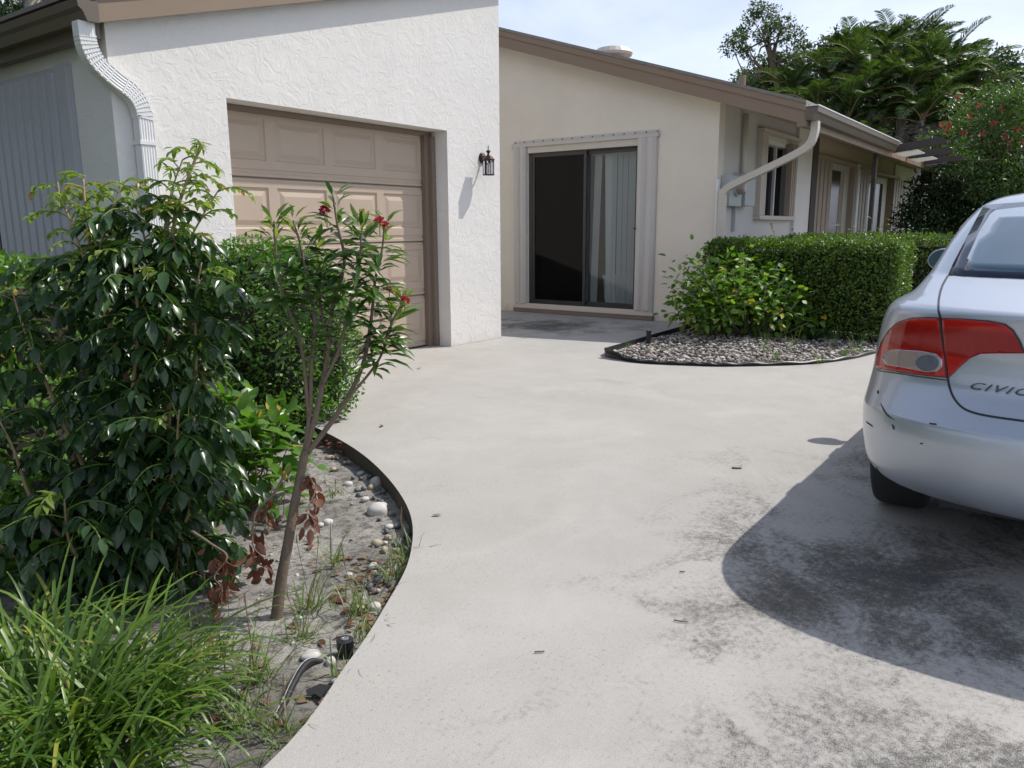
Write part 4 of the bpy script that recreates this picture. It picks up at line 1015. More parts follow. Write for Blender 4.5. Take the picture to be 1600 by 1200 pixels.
def blades(P, az, el, Ln, Wd, curl, seg=7, rng=rg):
    """arching strap leaves; returns verts and tris"""
    n = len(P); P = np.asarray(P, float); az = np.broadcast_to(az, n); el = np.array(np.broadcast_to(el, n)); Ln = np.broadcast_to(Ln, n); Wd = np.broadcast_to(Wd, n); curl = np.broadcast_to(curl, n)
    p = P.copy(); V_ = []; tw = rng.uniform(-.5, .5, n)
    for i in range(seg+1):
        t = i/seg; wd = Wd*np.sqrt(max(1-t, 0.0))*(0.75+.5*min(t*3, 1)*.5)
        e = el-curl*t**1.4
        side = np.stack([-np.sin(az), np.cos(az), tw*.4], 1)
        mid = p+0; V_.append(np.stack([p-side*wd[:, None]*.5, mid-np.array([0, 0, 1])*wd[:, None]*.12, p+side*wd[:, None]*.5], 1))
        p = p+np.stack([np.cos(e)*np.cos(az), np.cos(e)*np.sin(az), np.sin(e)], 1)*(Ln/seg)[:, None]
    v = np.stack(V_, 1).reshape(n, (seg+1)*3, 3); f = []
    for i in range(seg):
        for j in (0, 1):
            a = 3*i+j; f += [(a, a+1, a+4), (a, a+4, a+3)]
    f = np.array(f)[None]+(np.arange(n)*(seg+1)*3)[:, None, None]
    return v.reshape(-1, 3), f.reshape(-1, 3)

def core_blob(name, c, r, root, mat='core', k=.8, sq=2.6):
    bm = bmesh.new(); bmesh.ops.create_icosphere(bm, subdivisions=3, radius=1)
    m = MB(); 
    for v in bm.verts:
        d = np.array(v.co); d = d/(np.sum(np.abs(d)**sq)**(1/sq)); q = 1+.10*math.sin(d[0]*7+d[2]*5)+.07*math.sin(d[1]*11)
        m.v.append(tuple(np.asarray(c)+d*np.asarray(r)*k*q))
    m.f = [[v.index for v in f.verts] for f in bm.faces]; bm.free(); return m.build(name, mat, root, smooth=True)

def bush_leaves(c, r, n, ln, wd, T, sq=2.6, shell=(.70, 1.02), zlo=-1, lump=.10, seed=1, up=.5):
    rq = np.random.default_rng(seed); d = rdir(n, zlo, 1, rq)
    e = d/(np.sum(np.abs(d)**sq, 1, keepdims=True)**(1/sq))
    q = 1+lump*(np.sin(e[:, 0]*6+seed)+np.sin(e[:, 1]*7+seed*2)+np.sin(e[:, 2]*8+seed*3))*.6
    s = rq.uniform(shell[0], shell[1], n)**.7
    P = np.asarray(c)+e*np.asarray(r)*(q*s)[:, None]
    nr = unit(d/np.asarray(r)); D = unit(rdir(n, -1, 1, rq)*.9+nr*.55+np.array([0, 0, .1]))
    N = unit(nr*.6+np.array([0, 0, up])+rdir(n, -1, 1, rq)*.6)
    return leaves(P, D, N, ln*rq.uniform(.7, 1.25, n), wd*rq.uniform(.7, 1.25, n), T)

# ---- glossy shrub with compound leaves, in front on the left
base = gnd(225, 925, -.07)
sh = thing('shrub', base, 'tall dark shrub with glossy hanging leaflets and pale new shoots before the garage', 'shrub')
d0 = dep(base)
SP = [[(262, 915), (262, 760), (264, 600), (266, 450), (272, 350), (300, 262), (318, 225)],
      [(250, 905), (240, 790), (210, 640), (165, 480), (140, 380), (133, 320), (130, 280)],
      [(190, 940), (160, 800), (90, 640), (40, 520), (15, 440)],
      [(235, 930), (215, 800), (205, 660), (215, 520), (212, 440), (205, 400)],
      [(275, 925), (292, 800), (300, 680), (306, 560), (305, 470), (315, 410)],
      [(160, 950), (110, 860), (50, 780), (20, 700), (-10, 640)], [(130, 955), (70, 900), (10, 860), (-40, 800)], [(180, 950), (150, 905), (110, 850), (100, 780)], [(270, 940), (282, 890), (290, 800), (298, 720)], [(240, 930), (235, 840), (270, 740), (280, 640)],
      [(255, 640), (250, 520), (232, 400), (215, 330), (205, 295)], [(266, 470), (285, 400), (318, 335), (345, 292)], [(268, 430), (262, 350), (268, 300), (285, 250)], [(150, 440), (160, 370), (178, 320), (190, 290)], [(140, 430), (112, 350), (95, 310), (90, 285)],
      [(215, 945), (170, 880), (120, 740), (100, 600), (90, 500), (88, 420)]]
DD = [.0, .08, .05, -.12, -.05, -.15, -.1, -.25, .0, -.2, .05, .0, .02, .05, .06, .2]
lb, nb_, rb = LB(), LB(), MB()
for si, (sp, dd) in enumerate(zip(SP, DD)):
    m = MB(); path = [at(x, y, d0+dd*(i/len(sp))*1.5+.0) for i, (x, y) in enumerate(sp)]
    path[0][2] = min(path[0][2], -.07) if sp[0][1] > 800 else path[0][2]
    P = stems(m, path, .012 if sp[0][1] > 800 else .005, .004 if si < 2 else .0025, 7, 8); m.build('stem', 'bark_green', sh, smooth=True)
    ln_ = np.concatenate([[0], np.cumsum(np.linalg.norm(np.diff(P, axis=0), axis=1))]); tot = ln_[-1]
    s = .10 if sp[0][1] > 800 else .02; k = rg.integers(0, 9)
    while s < tot:
        p = np.array([np.interp(s, ln_, P[:, j]) for j in range(3)]); tt_ = s/tot; k += 1
        az = k*2.4+rg.uniform(-.5, .5); young = tt_ > (.80 if si < 2 else (.22 if si != 15 else .95) if si > 10 else .95)
        L_ = rg.uniform(.21, .33)*(1-.25*tt_)*(.55 if young else 1); el = R(rg.uniform(25, 55)); npair = int(rg.integers(5, 8))
        if p[2] < .2: el = R(rg.uniform(0, 40))
        q = p.copy(); pts = [q.copy()]; seg = npair+1
        Pl, Dl, Nl = [], [], []
        for i in range(seg):
            e = el-R(rg.uniform(80, 105))*(i/seg)**1.2
            d = np.array([math.cos(e)*math.cos(az), math.cos(e)*math.sin(az), math.sin(e)]); q = q+d*L_/seg; pts.append(q.copy())
            sd_ = np.array([-math.sin(az), math.cos(az), 0])
            for sg in (-1, 1):
                if i == 0: continue
                Pl.append(q+rg.normal(0, .003, 3)); Dl.append(sd_*sg*.75+d*.45+np.array([0, 0, -.55 if not young else -.2])+rg.normal(0, .18, 3)); Nl.append(np.array([0, 0, 1])+sd_*sg*.5+rg.normal(0, .25, 3))
        Pl.append(q); Dl.append(d+np.array([0, 0, -.4])); Nl.append(np.array([0, 0, 1])+d)
        nn = len(Pl); sz = rg.uniform(.046, .096)*(.55 if young else 1.0)
        lv = leaves(Pl, np.array(Dl), np.array(Nl), sz*rg.uniform(.8, 1.15, nn), sz*.43*rg.uniform(.85, 1.15, nn))
        (nb_ if young else lb).add(*lv)
        rb.tube(pts, [.0028]*len(pts), 4, cap=False)
        s += rg.uniform(.017, .030)*(2.6 if si in (2, 5) else 1.0 if si < 11 or si == 15 else 1.3)
lb.build('foliage', 'leaf_dark', sh); nb_.build('new_shoots', 'leaf_new', sh); rb.build('leaf_stalks', 'leaf_new', sh, smooth=True, recalc=False)
# dry brown leaves still hanging on a dead branch beside it
def dry_branch(pts, d, nl, label, hang=.09):
    b0_ = at(*pts[0], d); o = thing('dry_branch', b0_, label, 'dry branch')
    m = MB(); P = stems(m, [at(x, y, d-.02*i) for i, (x, y) in enumerate(pts)], .005, .002, 5); m.build('twig', 'bark', o, smooth=True)
    ii = rg.integers(len(P)//4, len(P), nl); pp_ = P[ii]+rg.normal(0, .012, (nl, 3))+np.array([0, 0, -1])*rg.uniform(0, hang, (nl, 1))
    LB().add(*leaves(pp_, np.array([0, 0, -1])+rg.normal(0, .5, (nl, 3)), rdir(nl), rg.uniform(.035, .06, nl), rg.uniform(.018, .032, nl))).build('dry_leaves', 'brown_leaf', o)
dj = dep(gnd(430, 970, -.07))
dry_branch([(452, 730), (425, 775), (400, 800), (395, 850), (410, 870)], dj-.02, 46, 'bare twig with brown dead leaves hanging left of the flowering trunk', .10)
dry_branch([(300, 830), (330, 850), (355, 870), (335, 900), (345, 915)], dj-.12, 42, 'low dead branch with curled brown leaves at the foot of the dark shrub', .08)
dry_branch([(462, 760), (480, 745), (492, 765), (485, 785), (478, 800)], dj+.02, 26, 'small clump of brown dead leaves against the flowering trunk', .05)

# ---- flowering shrub with bare trunks and red blossoms
jb = gnd(430, 972, -.07); J = thing('flowering_shrub', jb, 'slender leaning shrub with narrow leaves and small red flowers', 'shrub'); d0 = dep(jb)
m = MB(); stems(m, [jb+V(0, 0, -.02), at(438, 915, d0), at(448, 860, d0), at(462, 780, d0+.02), at(477, 705, d0+.05)], .0215, .0145, 10); m.build('trunk', 'bark', J, smooth=True)
BR = [([(476, 708), (484, 640), (487, 560), (492, 500), (480, 440), (470, 385), (458, 345)], .05, .013),
      ([(478, 705), (500, 620), (512, 550), (520, 480), (538, 410), (527, 350), (520, 305)], .10, .016),
      ([(480, 708), (528, 645), (565, 575), (580, 500), (586, 440), (597, 390), (601, 345)], .14, .015),
      ([(540, 628), (592, 562), (612, 505), (633, 472)], .16, .008),
      ([(482, 650), (470, 540), (440, 450), (430, 380), (428, 345)], .0, .010),
      ([(505, 600), (530, 545), (545, 480), (560, 420), (566, 350)], .02, .009),
      ([(565, 575), (575, 540), (600, 530), (618, 490)], .2, .007),
      ([(513, 545), (500, 470), (500, 420), (492, 370)], .2, .008)]
ends = []; lb, tb = LB(), LB()
for pts, dd, r0 in BR:
    m = MB(); P = stems(m, [at(x, y, d0+.05+dd*(i/(len(pts)-1))) for i, (x, y) in enumerate(pts)], r0*.68, .0032, 8, 7); m.build('branch', 'bark', J, smooth=True)
    ln_ = np.concatenate([[0], np.cumsum(np.linalg.norm(np.diff(P, axis=0), axis=1))]); tot = ln_[-1]
    s = tot*((.62 if BR.index((pts, dd, r0)) < 4 else .78) if len(pts) > 5 else .3); k = 0
    dirs = unit(P[-1]-P[-4])
    while s < tot+.002:
        p = np.array([np.interp(s, ln_, P[:, j]) for j in range(3)]); k += 1; near = s > tot-.09
        nl = int(rg.integers(3, 6)); az = k*2.4+np.arange(nl)*2.1+rg.uniform(-.4, .4, nl); el = rg.uniform(.2, 1.1, nl) if near else rg.uniform(-.45, .55, nl)
        D = np.stack([np.cos(el)*np.cos(az), np.cos(el)*np.sin(az), np.sin(el)], 1)
        sz = rg.uniform(.075, .125, nl)*(.7 if near else 1)
        lv = leaves(np.repeat(p[None], nl, 0)+D*.012, D, np.array([0, 0, 1])+rg.normal(0, .3, (nl, 3)), sz, sz*.235, T_LN)
        (tb if near and rg.random() < .75 else lb).add(*lv); s += rg.uniform(.014, .027)
lb.build('foliage', 'leaf_jat', J); tb.build('shoot_leaves', 'leaf_jat_tip', J)
for (x, y, r) in ((507, 329, .017), (593, 347, .019), (566, 330, .009), (608, 452, .010), (632, 470, .017), (603, 352, .012)):
    p = at(x, y, d0+.12); n_ = 46; d = rdir(n_, -.5, 1, rg)
    fl = LB().add(*leaves(p+d*r*.45, d+rg.normal(0, .3, (n_, 3)), rdir(n_, rng=rg), r*.9, r*.55)).build('flower', 'petal', J)
    m = MB(); m.tube([p-V(0, 0, r*2.6), p], .0018, 5); m.build('flower_stalk', 'leaf_new', J)

# ---- dense round bush in front of the garage door
def dense_bush(name, c, r, n, ln, mat, label, cat, sq=3.2, seed=1, kcore=.84, T=T_SM, wr=.6, lump=.06):
    o = thing(name, (c[0], c[1], c[2]-r[2]), label, cat)
    core_blob('inner_twigs', c, r, o, 'core', kcore, sq)
    LB().add(*bush_leaves(c, r, n, ln, ln*wr, T, sq, (.72, 1.04), -1, lump, seed)).build('foliage', mat, o)
    return o
c = gnd(452, 700, -.08); c = c+unit((c-EYE)*np.array([1, 1, 0]))*.42; c[2] = .53
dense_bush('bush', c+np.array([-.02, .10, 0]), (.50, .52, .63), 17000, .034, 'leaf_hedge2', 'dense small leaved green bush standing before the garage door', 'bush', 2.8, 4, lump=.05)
c = at(20, 560, 4.4); c[2] = .50
dense_bush('bush', c, (.60, .75, .62), 9000, .05, 'leaf_bright', 'sunlit bush partly hidden behind the dark shrub, by the garage side wall', 'bush', 2.6, 9)
c = at(210, 600, 4.1); c[2] = .30
dense_bush('bush', c, (.42, .5, .42), 5000, .045, 'leaf_hedge', 'low bush in the gap between the dark shrub and the garage corner', 'bush', 2.6, 12)
c = at(30, 690, 3.7); c[2] = .22
dense_bush('bush', c, (.62, .55, .36), 5000, .05, 'leaf_bright', 'low sunlit bush spreading under the left side of the dark shrub', 'bush', 2.4, 15)
c = at(150, 780, 3.15); c[2] = .10
dense_bush('bush', c, (.40, .38, .22), 2600, .045, 'leaf_bright', 'knee high bush behind the stems of the dark shrub', 'bush', 2.4, 16)
# broad bright leaves low down, between bush and flowering shrub
def broad_bush(name, base, pts, n, ln, mat, label, cat, seed, stemr=.006, wr=.6, bm_='bark', T=T_OV, sd=.07):
    rq = np.random.default_rng(seed); o = thing(name, base, label, cat); P_, N_ = [], []; lb = LB()
    base = np.asarray(base, float)
    for p in pts:
        p = np.asarray(p, float); mid = base*.45+p*.55+rq.normal(0, .03, 3)-np.array([0, 0, .04]); m = MB()
        q = stems(m, [base+rq.normal(0, .02, 3)*[1, 1, 0], mid, p], stemr, stemr*.45, 6, 6); m.build('stem', bm_, o, smooth=True)
        k = max(3, n//len(pts)); ii = rq.integers(int(len(q)*.62), len(q), k)
        pp_ = q[ii]+rq.normal(0, sd, (k, 3)); D = unit((pp_-q[ii])+rq.normal(0, .02, (k, 3))+np.array([0, 0, .0])); D[:, 2] *= .6
        lb.add(*leaves(pp_, D, np.array([0, 0, 1.0])+rq.normal(0, .35, (k, 3)), ln*rq.uniform(.65, 1.2, k), ln*wr*rq.uniform(.7, 1.15, k), T))
    lb.build('foliage', mat, o); return o
b_ = gnd(385, 800, -.08); d0 = dep(b_)
broad_bush('leafy_bush', b_, [at(x, y, d0+dd) for x, y, dd in ((330, 625, .1), (365, 620, .15), (400, 630, .1), (440, 655, .1), (350, 660, -.05), (390, 670, -.1), (425, 690, 0), (330, 700, .1), (455, 690, .15), (370, 720, -.05), (310, 640, .2), (410, 660, .2), (345, 740, 0))], 480, .098, 'leaf_bright', 'low bush of broad bright green leaves with a few yellow ones', 'bush', 5, .005, .62, sd=.05)
b_ = gnd(440, 815, -.08); d0 = dep(b_)
broad_bush('leafy_bush', b_, [at(x, y, d0) for x, y in ((445, 745), (425, 760), (462, 770))], 26, .075, 'leaf_bright', 'few broad green leaves sprouting beside the flowering trunk', 'bush', 6, .003, .6, sd=.03)
b_ = gnd(50, 820, -.08); d0 = dep(b_)+.5
broad_bush('leafy_bush', b_, [at(x, y, d0) for x, y in ((20, 600), (60, 640), (90, 560), (30, 690), (110, 700), (10, 760), (70, 770), (130, 640), (50, 520), (110, 800))], 240, .08, 'leaf_bright', 'bright leafy undergrowth showing through behind the dark shrub', 'bush', 8, .005, .6, sd=.07)

# ---- strap leaved clumps in the front corner
def clump(px_, n, ln, label, seed, spread=.09, wd=.0155):
    rq = np.random.default_rng(seed); c = gnd(px_[0], px_[1], -.05); o = thing('strap_leaf_plant', c, label, 'plant')
    P = c+np.stack([rq.normal(0, spread, n), rq.normal(0, spread, n), np.zeros(n)], 1); az = np.arctan2(P[:, 1]-c[1], P[:, 0]-c[0])+rq.normal(0, .9, n)
    LB().add(*blades(P, az, rq.uniform(.6, 1.35, n), ln*.88*rq.uniform(.5, 1.15, n), wd*rq.uniform(.65, 1.2, n), rq.uniform(.7, 2.5, n), 8, rq)).build('foliage', 'grass', o)
clump((95, 1165), 300, .56, 'large clump of long arching strap leaves in the front corner of the bed', 1, .10)
clump((205, 1120), 165, .46, 'strap leaf clump whose blades lean out over the bare sand', 2, .07)
clump((20, 1060), 170, .46, 'strap leaf clump growing against the foot of the dark shrub', 3, .09)
clump((0, 1290), 130, .46, 'strap leaf clump cut off by the lower edge of the view', 4, .12)
clump((150, 1250), 110, .40, 'short strap leaf clump on the sand before the larger clump', 5, .08)

# ---- weeds in the sand: each tuft by itself
WD = [(400, 1075, 46, .17, 'thin weed tuft beside the garden hose'), (345, 1040, 34, .15, 'weed tuft between the strap leaves and the leaning trunk'), (310, 985, 26, .12, 'short weeds at the foot of the dark shrub'),
      (380, 1140, 60, .12, 'dense low weeds beside the driveway edge'), (430, 1160, 36, .10, 'low pale weeds hugging the front edge of the driveway'), (485, 950, 30, .16, 'upright weed tuft right of the leaning trunk'),
      (520, 880, 16, .14, 'sparse weed stalks on the open sand'), (560, 955, 26, .12, 'small broad weed close to the sprinkler head'), (625, 880, 30, .13, 'fresh grass tuft leaning over the driveway edge'), (612, 905, 24, .11, 'grass tuft under the driveway edge'),
      (470, 1000, 30, .10, 'low weeds between the trunk base and the sprinkler'), (575, 1000, 22, .11, 'grass blades beside the black sprinkler head'), (420, 790, 40, .10, 'green weeds behind the leaning trunk'), (520, 775, 26, .05, 'tiny moss like weed on the bare sand'),
      (545, 1060, 18, .10, 'grass blades bent over the concrete near the sprinkler'), (330, 1100, 30, .13, 'weeds at the edge of the strap leaf clumps')]
for i, (x, y, n, ln, lab) in enumerate(WD):
    n = int(n*1.6); c = gnd(x, y, -.06); rq = np.random.default_rng(100+i); o = thing('weed', c, lab, 'weed', 'weeds growing in the sand bed')
    P = c+np.stack([rq.normal(0, .028, n), rq.normal(0, .028, n), np.zeros(n)], 1)
    LB().add(*blades(P, rq.uniform(0, 6.28, n), rq.uniform(.4, 1.45, n), 1.2*ln*rq.uniform(.4, 1.2, n), rq.uniform(.003, .0075, n), rq.uniform(.1, 1.6, n), 6, rq)).build('blades', 'weed', o)
    if n > 36:
        for q in range(2):
            m = MB(); a_ = rq.uniform(0, 6.28); p1 = c+np.array([math.cos(a_)*.04, math.sin(a_)*.04, ln*1.5]); m.tube([c, c*.5+p1*.5+rq.normal(0, .006, 3), p1], .0011, 4)
            m.tube([p1, p1+np.array([0, 0, .028])], [.003, .001], 5); m.build('seed_head', 'litter', o)

# ---- stones: each by itself
def stone_mesh(m, c, r, rq, flat=.6, sub=2):
    bm = bmesh.new(); bmesh.ops.create_icosphere(bm, subdivisions=sub, radius=1)
    ax = np.array([1, rq.uniform(.65, .95), rq.uniform(flat*.8, flat*1.2)]); an = rq.uniform(0, 6.28); ph = rq.uniform(0, 6, 3)
    vs = []
    for v in bm.verts:
        d = np.array(v.co)*(1+.07*math.sin(v.co.x*3+ph[0])+.07*math.sin(v.co.y*3.4+ph[1])+.05*math.sin(v.co.z*4+ph[2])); d = d*ax*r
        vs.append((c[0]+d[0]*math.cos(an)-d[1]*math.sin(an), c[1]+d[0]*math.sin(an)+d[1]*math.cos(an), c[2]+d[2]))
    fs = [[v.index for v in f.verts] for f in bm.faces]; bm.free(); m.add(vs, fs)
rq = np.random.default_rng(55)
BIG = [(589, 792, 18, 'stone_white', 'largest pale oval stone lying on the sand near the driveway edge'), (588, 747, 13, 'stone_white', 'pale smooth stone below the curved driveway edge'), (570, 738, 10, 'stone_tan', 'tan stone among the upper pebbles of the sand bed'),
       (485, 1027, 15, 'stone_white', 'flat white stone beside the hose end'), (517, 1036, 11, 'stone_white', 'rounded white stone between hose and sprinkler'), (466, 966, 6, 'stone_white', 'white pebble right of the leaning trunk'),
       (586, 944, 12, 'stone_white', 'white stone under the driveway edge by the grass tuft'), (560, 948, 10, 'stone_tan', 'yellowish stone behind the small broad weed'), (325, 1168, 12, 'stone_white', 'white stone at the lower edge of the weeds'),
       (362, 1138, 9, 'stone_white', 'white stone in the dense low weeds'), (371, 1093, 7, 'stone_white', 'white pebble left of the garden hose'), (254, 1101, 10, 'stone_white', 'white stone under the tips of the strap leaves'), (228, 1080, 13, 'stone_white', 'chalky stone half hidden by the strap leaves'),
       (523, 1066, 7, 'stone_white', 'round white pebble against the concrete near the sprinkler'), (372, 865, 10, 'stone_white', 'white stone behind the hanging brown leaves'), (545, 893, 7, 'stone_white', 'white pebble on the litter near the grass tuft'), (512, 808, 9, 'stone_white', 'white stone in the middle of the bare sand'), (500, 812, 6, 'stone_white', 'smaller white stone on the bare sand')]
for (x, y, r, mat, lab) in BIG:
    c = gnd(x, y, -.055); c[2] = float(sand_z(c[0], -c[1]))+.008; m = MB(); rr = r*dep(c)/FPX; stone_mesh(m, c, rr, rq, .55, 3)
    tag(m.build('stone', mat, None, smooth=True, org=c), lab, 'stone', 'stones on the sand bed')
eP = [p for p in EDGE if 1.9 < p[0] < 3.05]
for i in range(62):
    p = eP[rq.integers(0, len(eP))]; t_ = rq.uniform(.03, .16)
    c = V(p[0]-t_*.55+rq.normal(0, .02), p[1]-t_*.8, 0); c[2] = float(sand_z(c[0], -c[1]))+.010
    m = MB(); stone_mesh(m, c, rq.uniform(.011, .026), rq, .65, 2)
    tag(m.build('pebble', rq.choice(['stone_grey', 'stone_grey', 'stone_grey', 'stone_tan', 'stone_white']), None, smooth=True, org=c), 'small rounded pebble on the sand beneath the curved driveway edge', 'pebble', 'pebbles along the driveway edge')
for i in range(46):
    x, y = rq.uniform(340, 610), rq.uniform(730, 1150); c = gnd(x, y, -.06)
    if c[2]-0 > 0 or inside((c[0], c[1]), [(p[0], p[1]) for p in poly_drive] if 'poly_drive' in globals() else []): continue
    c[2] = float(sand_z(c[0], -c[1]))+.002; m = MB(); stone_mesh(m, c, rq.uniform(.004, .010), rq, .7, 2)
    tag(m.build('pebble', rq.choice(['stone_white', 'stone_white', 'stone_tan', 'stone_grey']), None, smooth=True, org=c), 'tiny pebble lying loose on the open grey sand', 'pebble', 'loose pebbles on the sand')
# ---- fallen leaves, each by itself
def fallen(c, size, lab, group, mat, rq):
    v, f = leaves([c], [[math.cos(q_ := rq.uniform(0, 6.28)), math.sin(q_), .12]], [[rq.normal(0, .35), rq.normal(0, .35), 1]], size, size*.48)
    o = np_mesh('fallen_leaf', v, f, mat, None, True, c); tag(o, lab, 'leaf', group); return o
for i in range(160):
    near = rq.random() < .68
    x, y = (rq.uniform(520, 625), rq.uniform(865, 1000)) if near else (rq.uniform(250, 590), rq.uniform(820, 1180))
    c = gnd(x, y, -.06); c[2] = float(sand_z(c[0], -c[1]))+.008
    fallen(c, rq.uniform(.022, .05), 'dry brown leaf fallen on the sand of the planting bed', 'fallen leaves on the sand', rq.choice(['brown_leaf', 'litter', 'litter']), rq)
for i in range(60):
    x, y = rq.uniform(505, 545), rq.uniform(668, 710); c = gnd(x, y, -.06); c[2] = -.06+rq.uniform(0, .06)
    fallen(c, rq.uniform(.03, .055), 'reddish dry leaf heaped at the foot of the dense bush', 'dry leaves under the bush', 'brown_leaf', rq)
for x, y, lab in ((690, 804, 'curled red brown leaf alone on the pale driveway'), (597, 664, 'dark curled leaf on the driveway before the garage'), (658, 575, 'tiny brown leaf on the driveway close to the garage')):
    c = gnd(x, y, .006); fallen(c, .045 if y > 700 else .05, lab, None, 'brown_leaf', rq)
for x, y, l_, lab in ((1151, 731, .05, 'short dark stick lying on the driveway left of the car'), (1066, 893, .02, 'small black crumb on the middle of the driveway'), (1064, 970, .045, 'thin dark twig on the driveway near the car shadow'), (843, 1018, .03, 'fine twig on the front of the driveway')):
    c = gnd(x, y, .005); a_ = rq.uniform(-.6, .6); d_ = np.array([math.sin(.63+a_), -math.cos(.63+a_), 0]); m = MB(); m.tube([c-d_*l_/2, c+rq.normal(0, .002, 3)*[1, 1, 0], c+d_*l_/2], .0045 if l_ == .05 else .0022, 6)
    tag(m.build('twig', 'bark', None, smooth=True, org=c), lab, 'twig')
# ---- hose and sprinkler heads
hp = [(428, 1122), (442, 1100), (458, 1070), (474, 1045), (488, 1032), (502, 1026)]
P = [gnd(x, y, -.04) for x, y in hp]; 
for i, p in enumerate(P): p[2] = float(sand_z(p[0], -p[1]))+(-.006, .004, .014, .018, .014, -.004)[i]
hs = thing('garden_hose', P[0], 'short black hose with pale stripes half buried in the sand', 'hose')
m = MB(); q = smooth_path(P, 7); m.tube(q, .0105, 10); m.build('hose_body', 'dark', hs, smooth=True)
for dx in (-1, 1): m = MB(); m.tube([p+np.array([.0055*dx-.003, .005*dx+.004, .0075]) for p in q], .0022, 5); m.build('stripe', 'stone_white' if dx < 0 else 'shutter_grey', hs, smooth=True)
def sprinkler(p, lab, hgt, rr):
    o = thing('sprinkler_head', p, lab, 'sprinkler'); m = MB(); m.lathe(p, [(rr, -.08), (rr, hgt-.03), (rr*1.12, hgt-.028), (rr*1.12, hgt), (rr*.8, hgt+.002)], 22); m.build('body', 'dark', o)
    m = MB(); m.lathe(p+V(0, 0, hgt), [(rr*.52, .0), (rr*.52, .005), (rr*.3, .006), (rr*.28, .0045)], 18); m.build('nozzle', 'rim', o)
c = gnd(540, 1022, -.06); sprinkler(c, 'low black sprinkler head in the sand close to the driveway edge', .05, .024)
c = gnd(1013, 540, .0); sprinkler(c, 'black sprinkler riser standing at the tip of the gravel bed', .165, .026)
m = MB(); f_ = [gnd(x, y, -.035) for x, y in ((478, 1080), (500, 1070), (519, 1073), (509, 1081), (502, 1092), (492, 1086), (482, 1090))]; m.prism(f_, (0, 0, .004)); tag(m.build('fabric_scrap', 'dark', None, org=f_[0]), 'torn scrap of black weed fabric lying beside the hose', 'fabric')

# ================================================================== BED ON THE RIGHT
gp_ = []; rq = np.random.default_rng(77); m = MB()
rbp = [(p[0], p[1]) for p in RBED if p[0] < 12]+[(12, -3.8), (6.97, -3.78)]
bm = bmesh.new(); bmesh.ops.create_icosphere(bm, subdivisions=2, radius=1); iv = np.array([v.co[:] for v in bm.verts]); if_ = np.array([[v.index for v in f.verts] for f in bm.faces]); bm.free()
Vs, Fs, k = [], [], 0
while k < 6500:
    a, b = 6.6+rq.beta(1.1, 1.7)*4.0, rq.uniform(-3.85, -1.5)
    if not inside((a, b), rbp): continue
    r = rq.uniform(.008, .027)*rq.uniform(.6, 1.2); ax = np.array([1, rq.uniform(.65, 1), rq.uniform(.5, .8)])*r; an = rq.uniform(0, 6.28)
    v = iv*(1+.06*np.sin(iv[:, :1]*3+an))*ax; c_, s_ = math.cos(an), math.sin(an)
    v = np.stack([v[:, 0]*c_-v[:, 1]*s_, v[:, 0]*s_+v[:, 1]*c_, v[:, 2]], 1)+np.array([a, -b, float(bed_z(a, b))+rq.uniform(.0, .03)])
    Vs.append(v); Fs.append(if_+len(iv)*k); k += 1
gv = np_mesh('gravel', np.vstack(Vs), np.vstack(Fs), 'gravel'); gv['kind'] = 'stuff'
tag(gv, 'mixed river gravel covering the right planting bed')
# black edging strip round the bed, lifted and torn at its tip
E_ = [p for p in RBED if p[0] < 14]; E_ = smooth_path(E_, 3)
m = MB(); n = len(E_); tipd = np.linalg.norm(E_-E_[0], axis=1); hgt = .035+.065*np.exp(-((tipd-.05)/.20)**2)+.006*np.sin(np.arange(n)*.9)
ou = []
for i in range(n):
    d = unit(E_[min(i+1, n-1)]-E_[max(i-1, 0)]); nr = np.array([-d[1], d[0]]); a, b = E_[i][0], E_[i][1]
    lean = .02+.05*np.exp(-(tipd[i]/.35)**2); ou.append([(a, b, -.02), (a-nr[0]*.0, b, hgt[i]*.5), (a+nr[0]*lean, b+nr[1]*lean, hgt[i]), (a+nr[0]*(lean+.012), b+nr[1]*(lean+.012), hgt[i]-.008), (a+nr[0]*.012, b+nr[1]*.012, -.02)])
vs = [V(*p) for s in ou for p in s]; fs = []
for i in range(n-1):
    for j in range(5): fs.append([5*i+j, 5*i+(j+1) % 5, 5*i+5+(j+1) % 5, 5*i+5+j])
fs += [list(range(5)), list(range(5*n-5, 5*n))[::-1]]
ed = m.add(vs, fs).build('garden_edging', 'dark', None, smooth=False, org=V(6.7, -3.3, 0)); tag(ed, 'black plastic edging strip curving round the gravel bed', 'garden edging')
m = MB(); P = smooth_path([V(6.62, -3.5, .02), V(6.80, -3.78, .06), V(7.4, -3.88, .05), V(8.4, -3.93, .05), V(9.6, -3.98, .05)], 8)
m.sweep(P, [((0, 1, 0), (0, 0, 1))]*len(P), [(-.006, -.07), (.006, -.07), (.010, .0), (-.004, .004)]); tag(m.build('garden_edging', 'dark', None, org=P[0]), 'dark edging strip between the gravel bed and the shaded patio', 'garden edging')

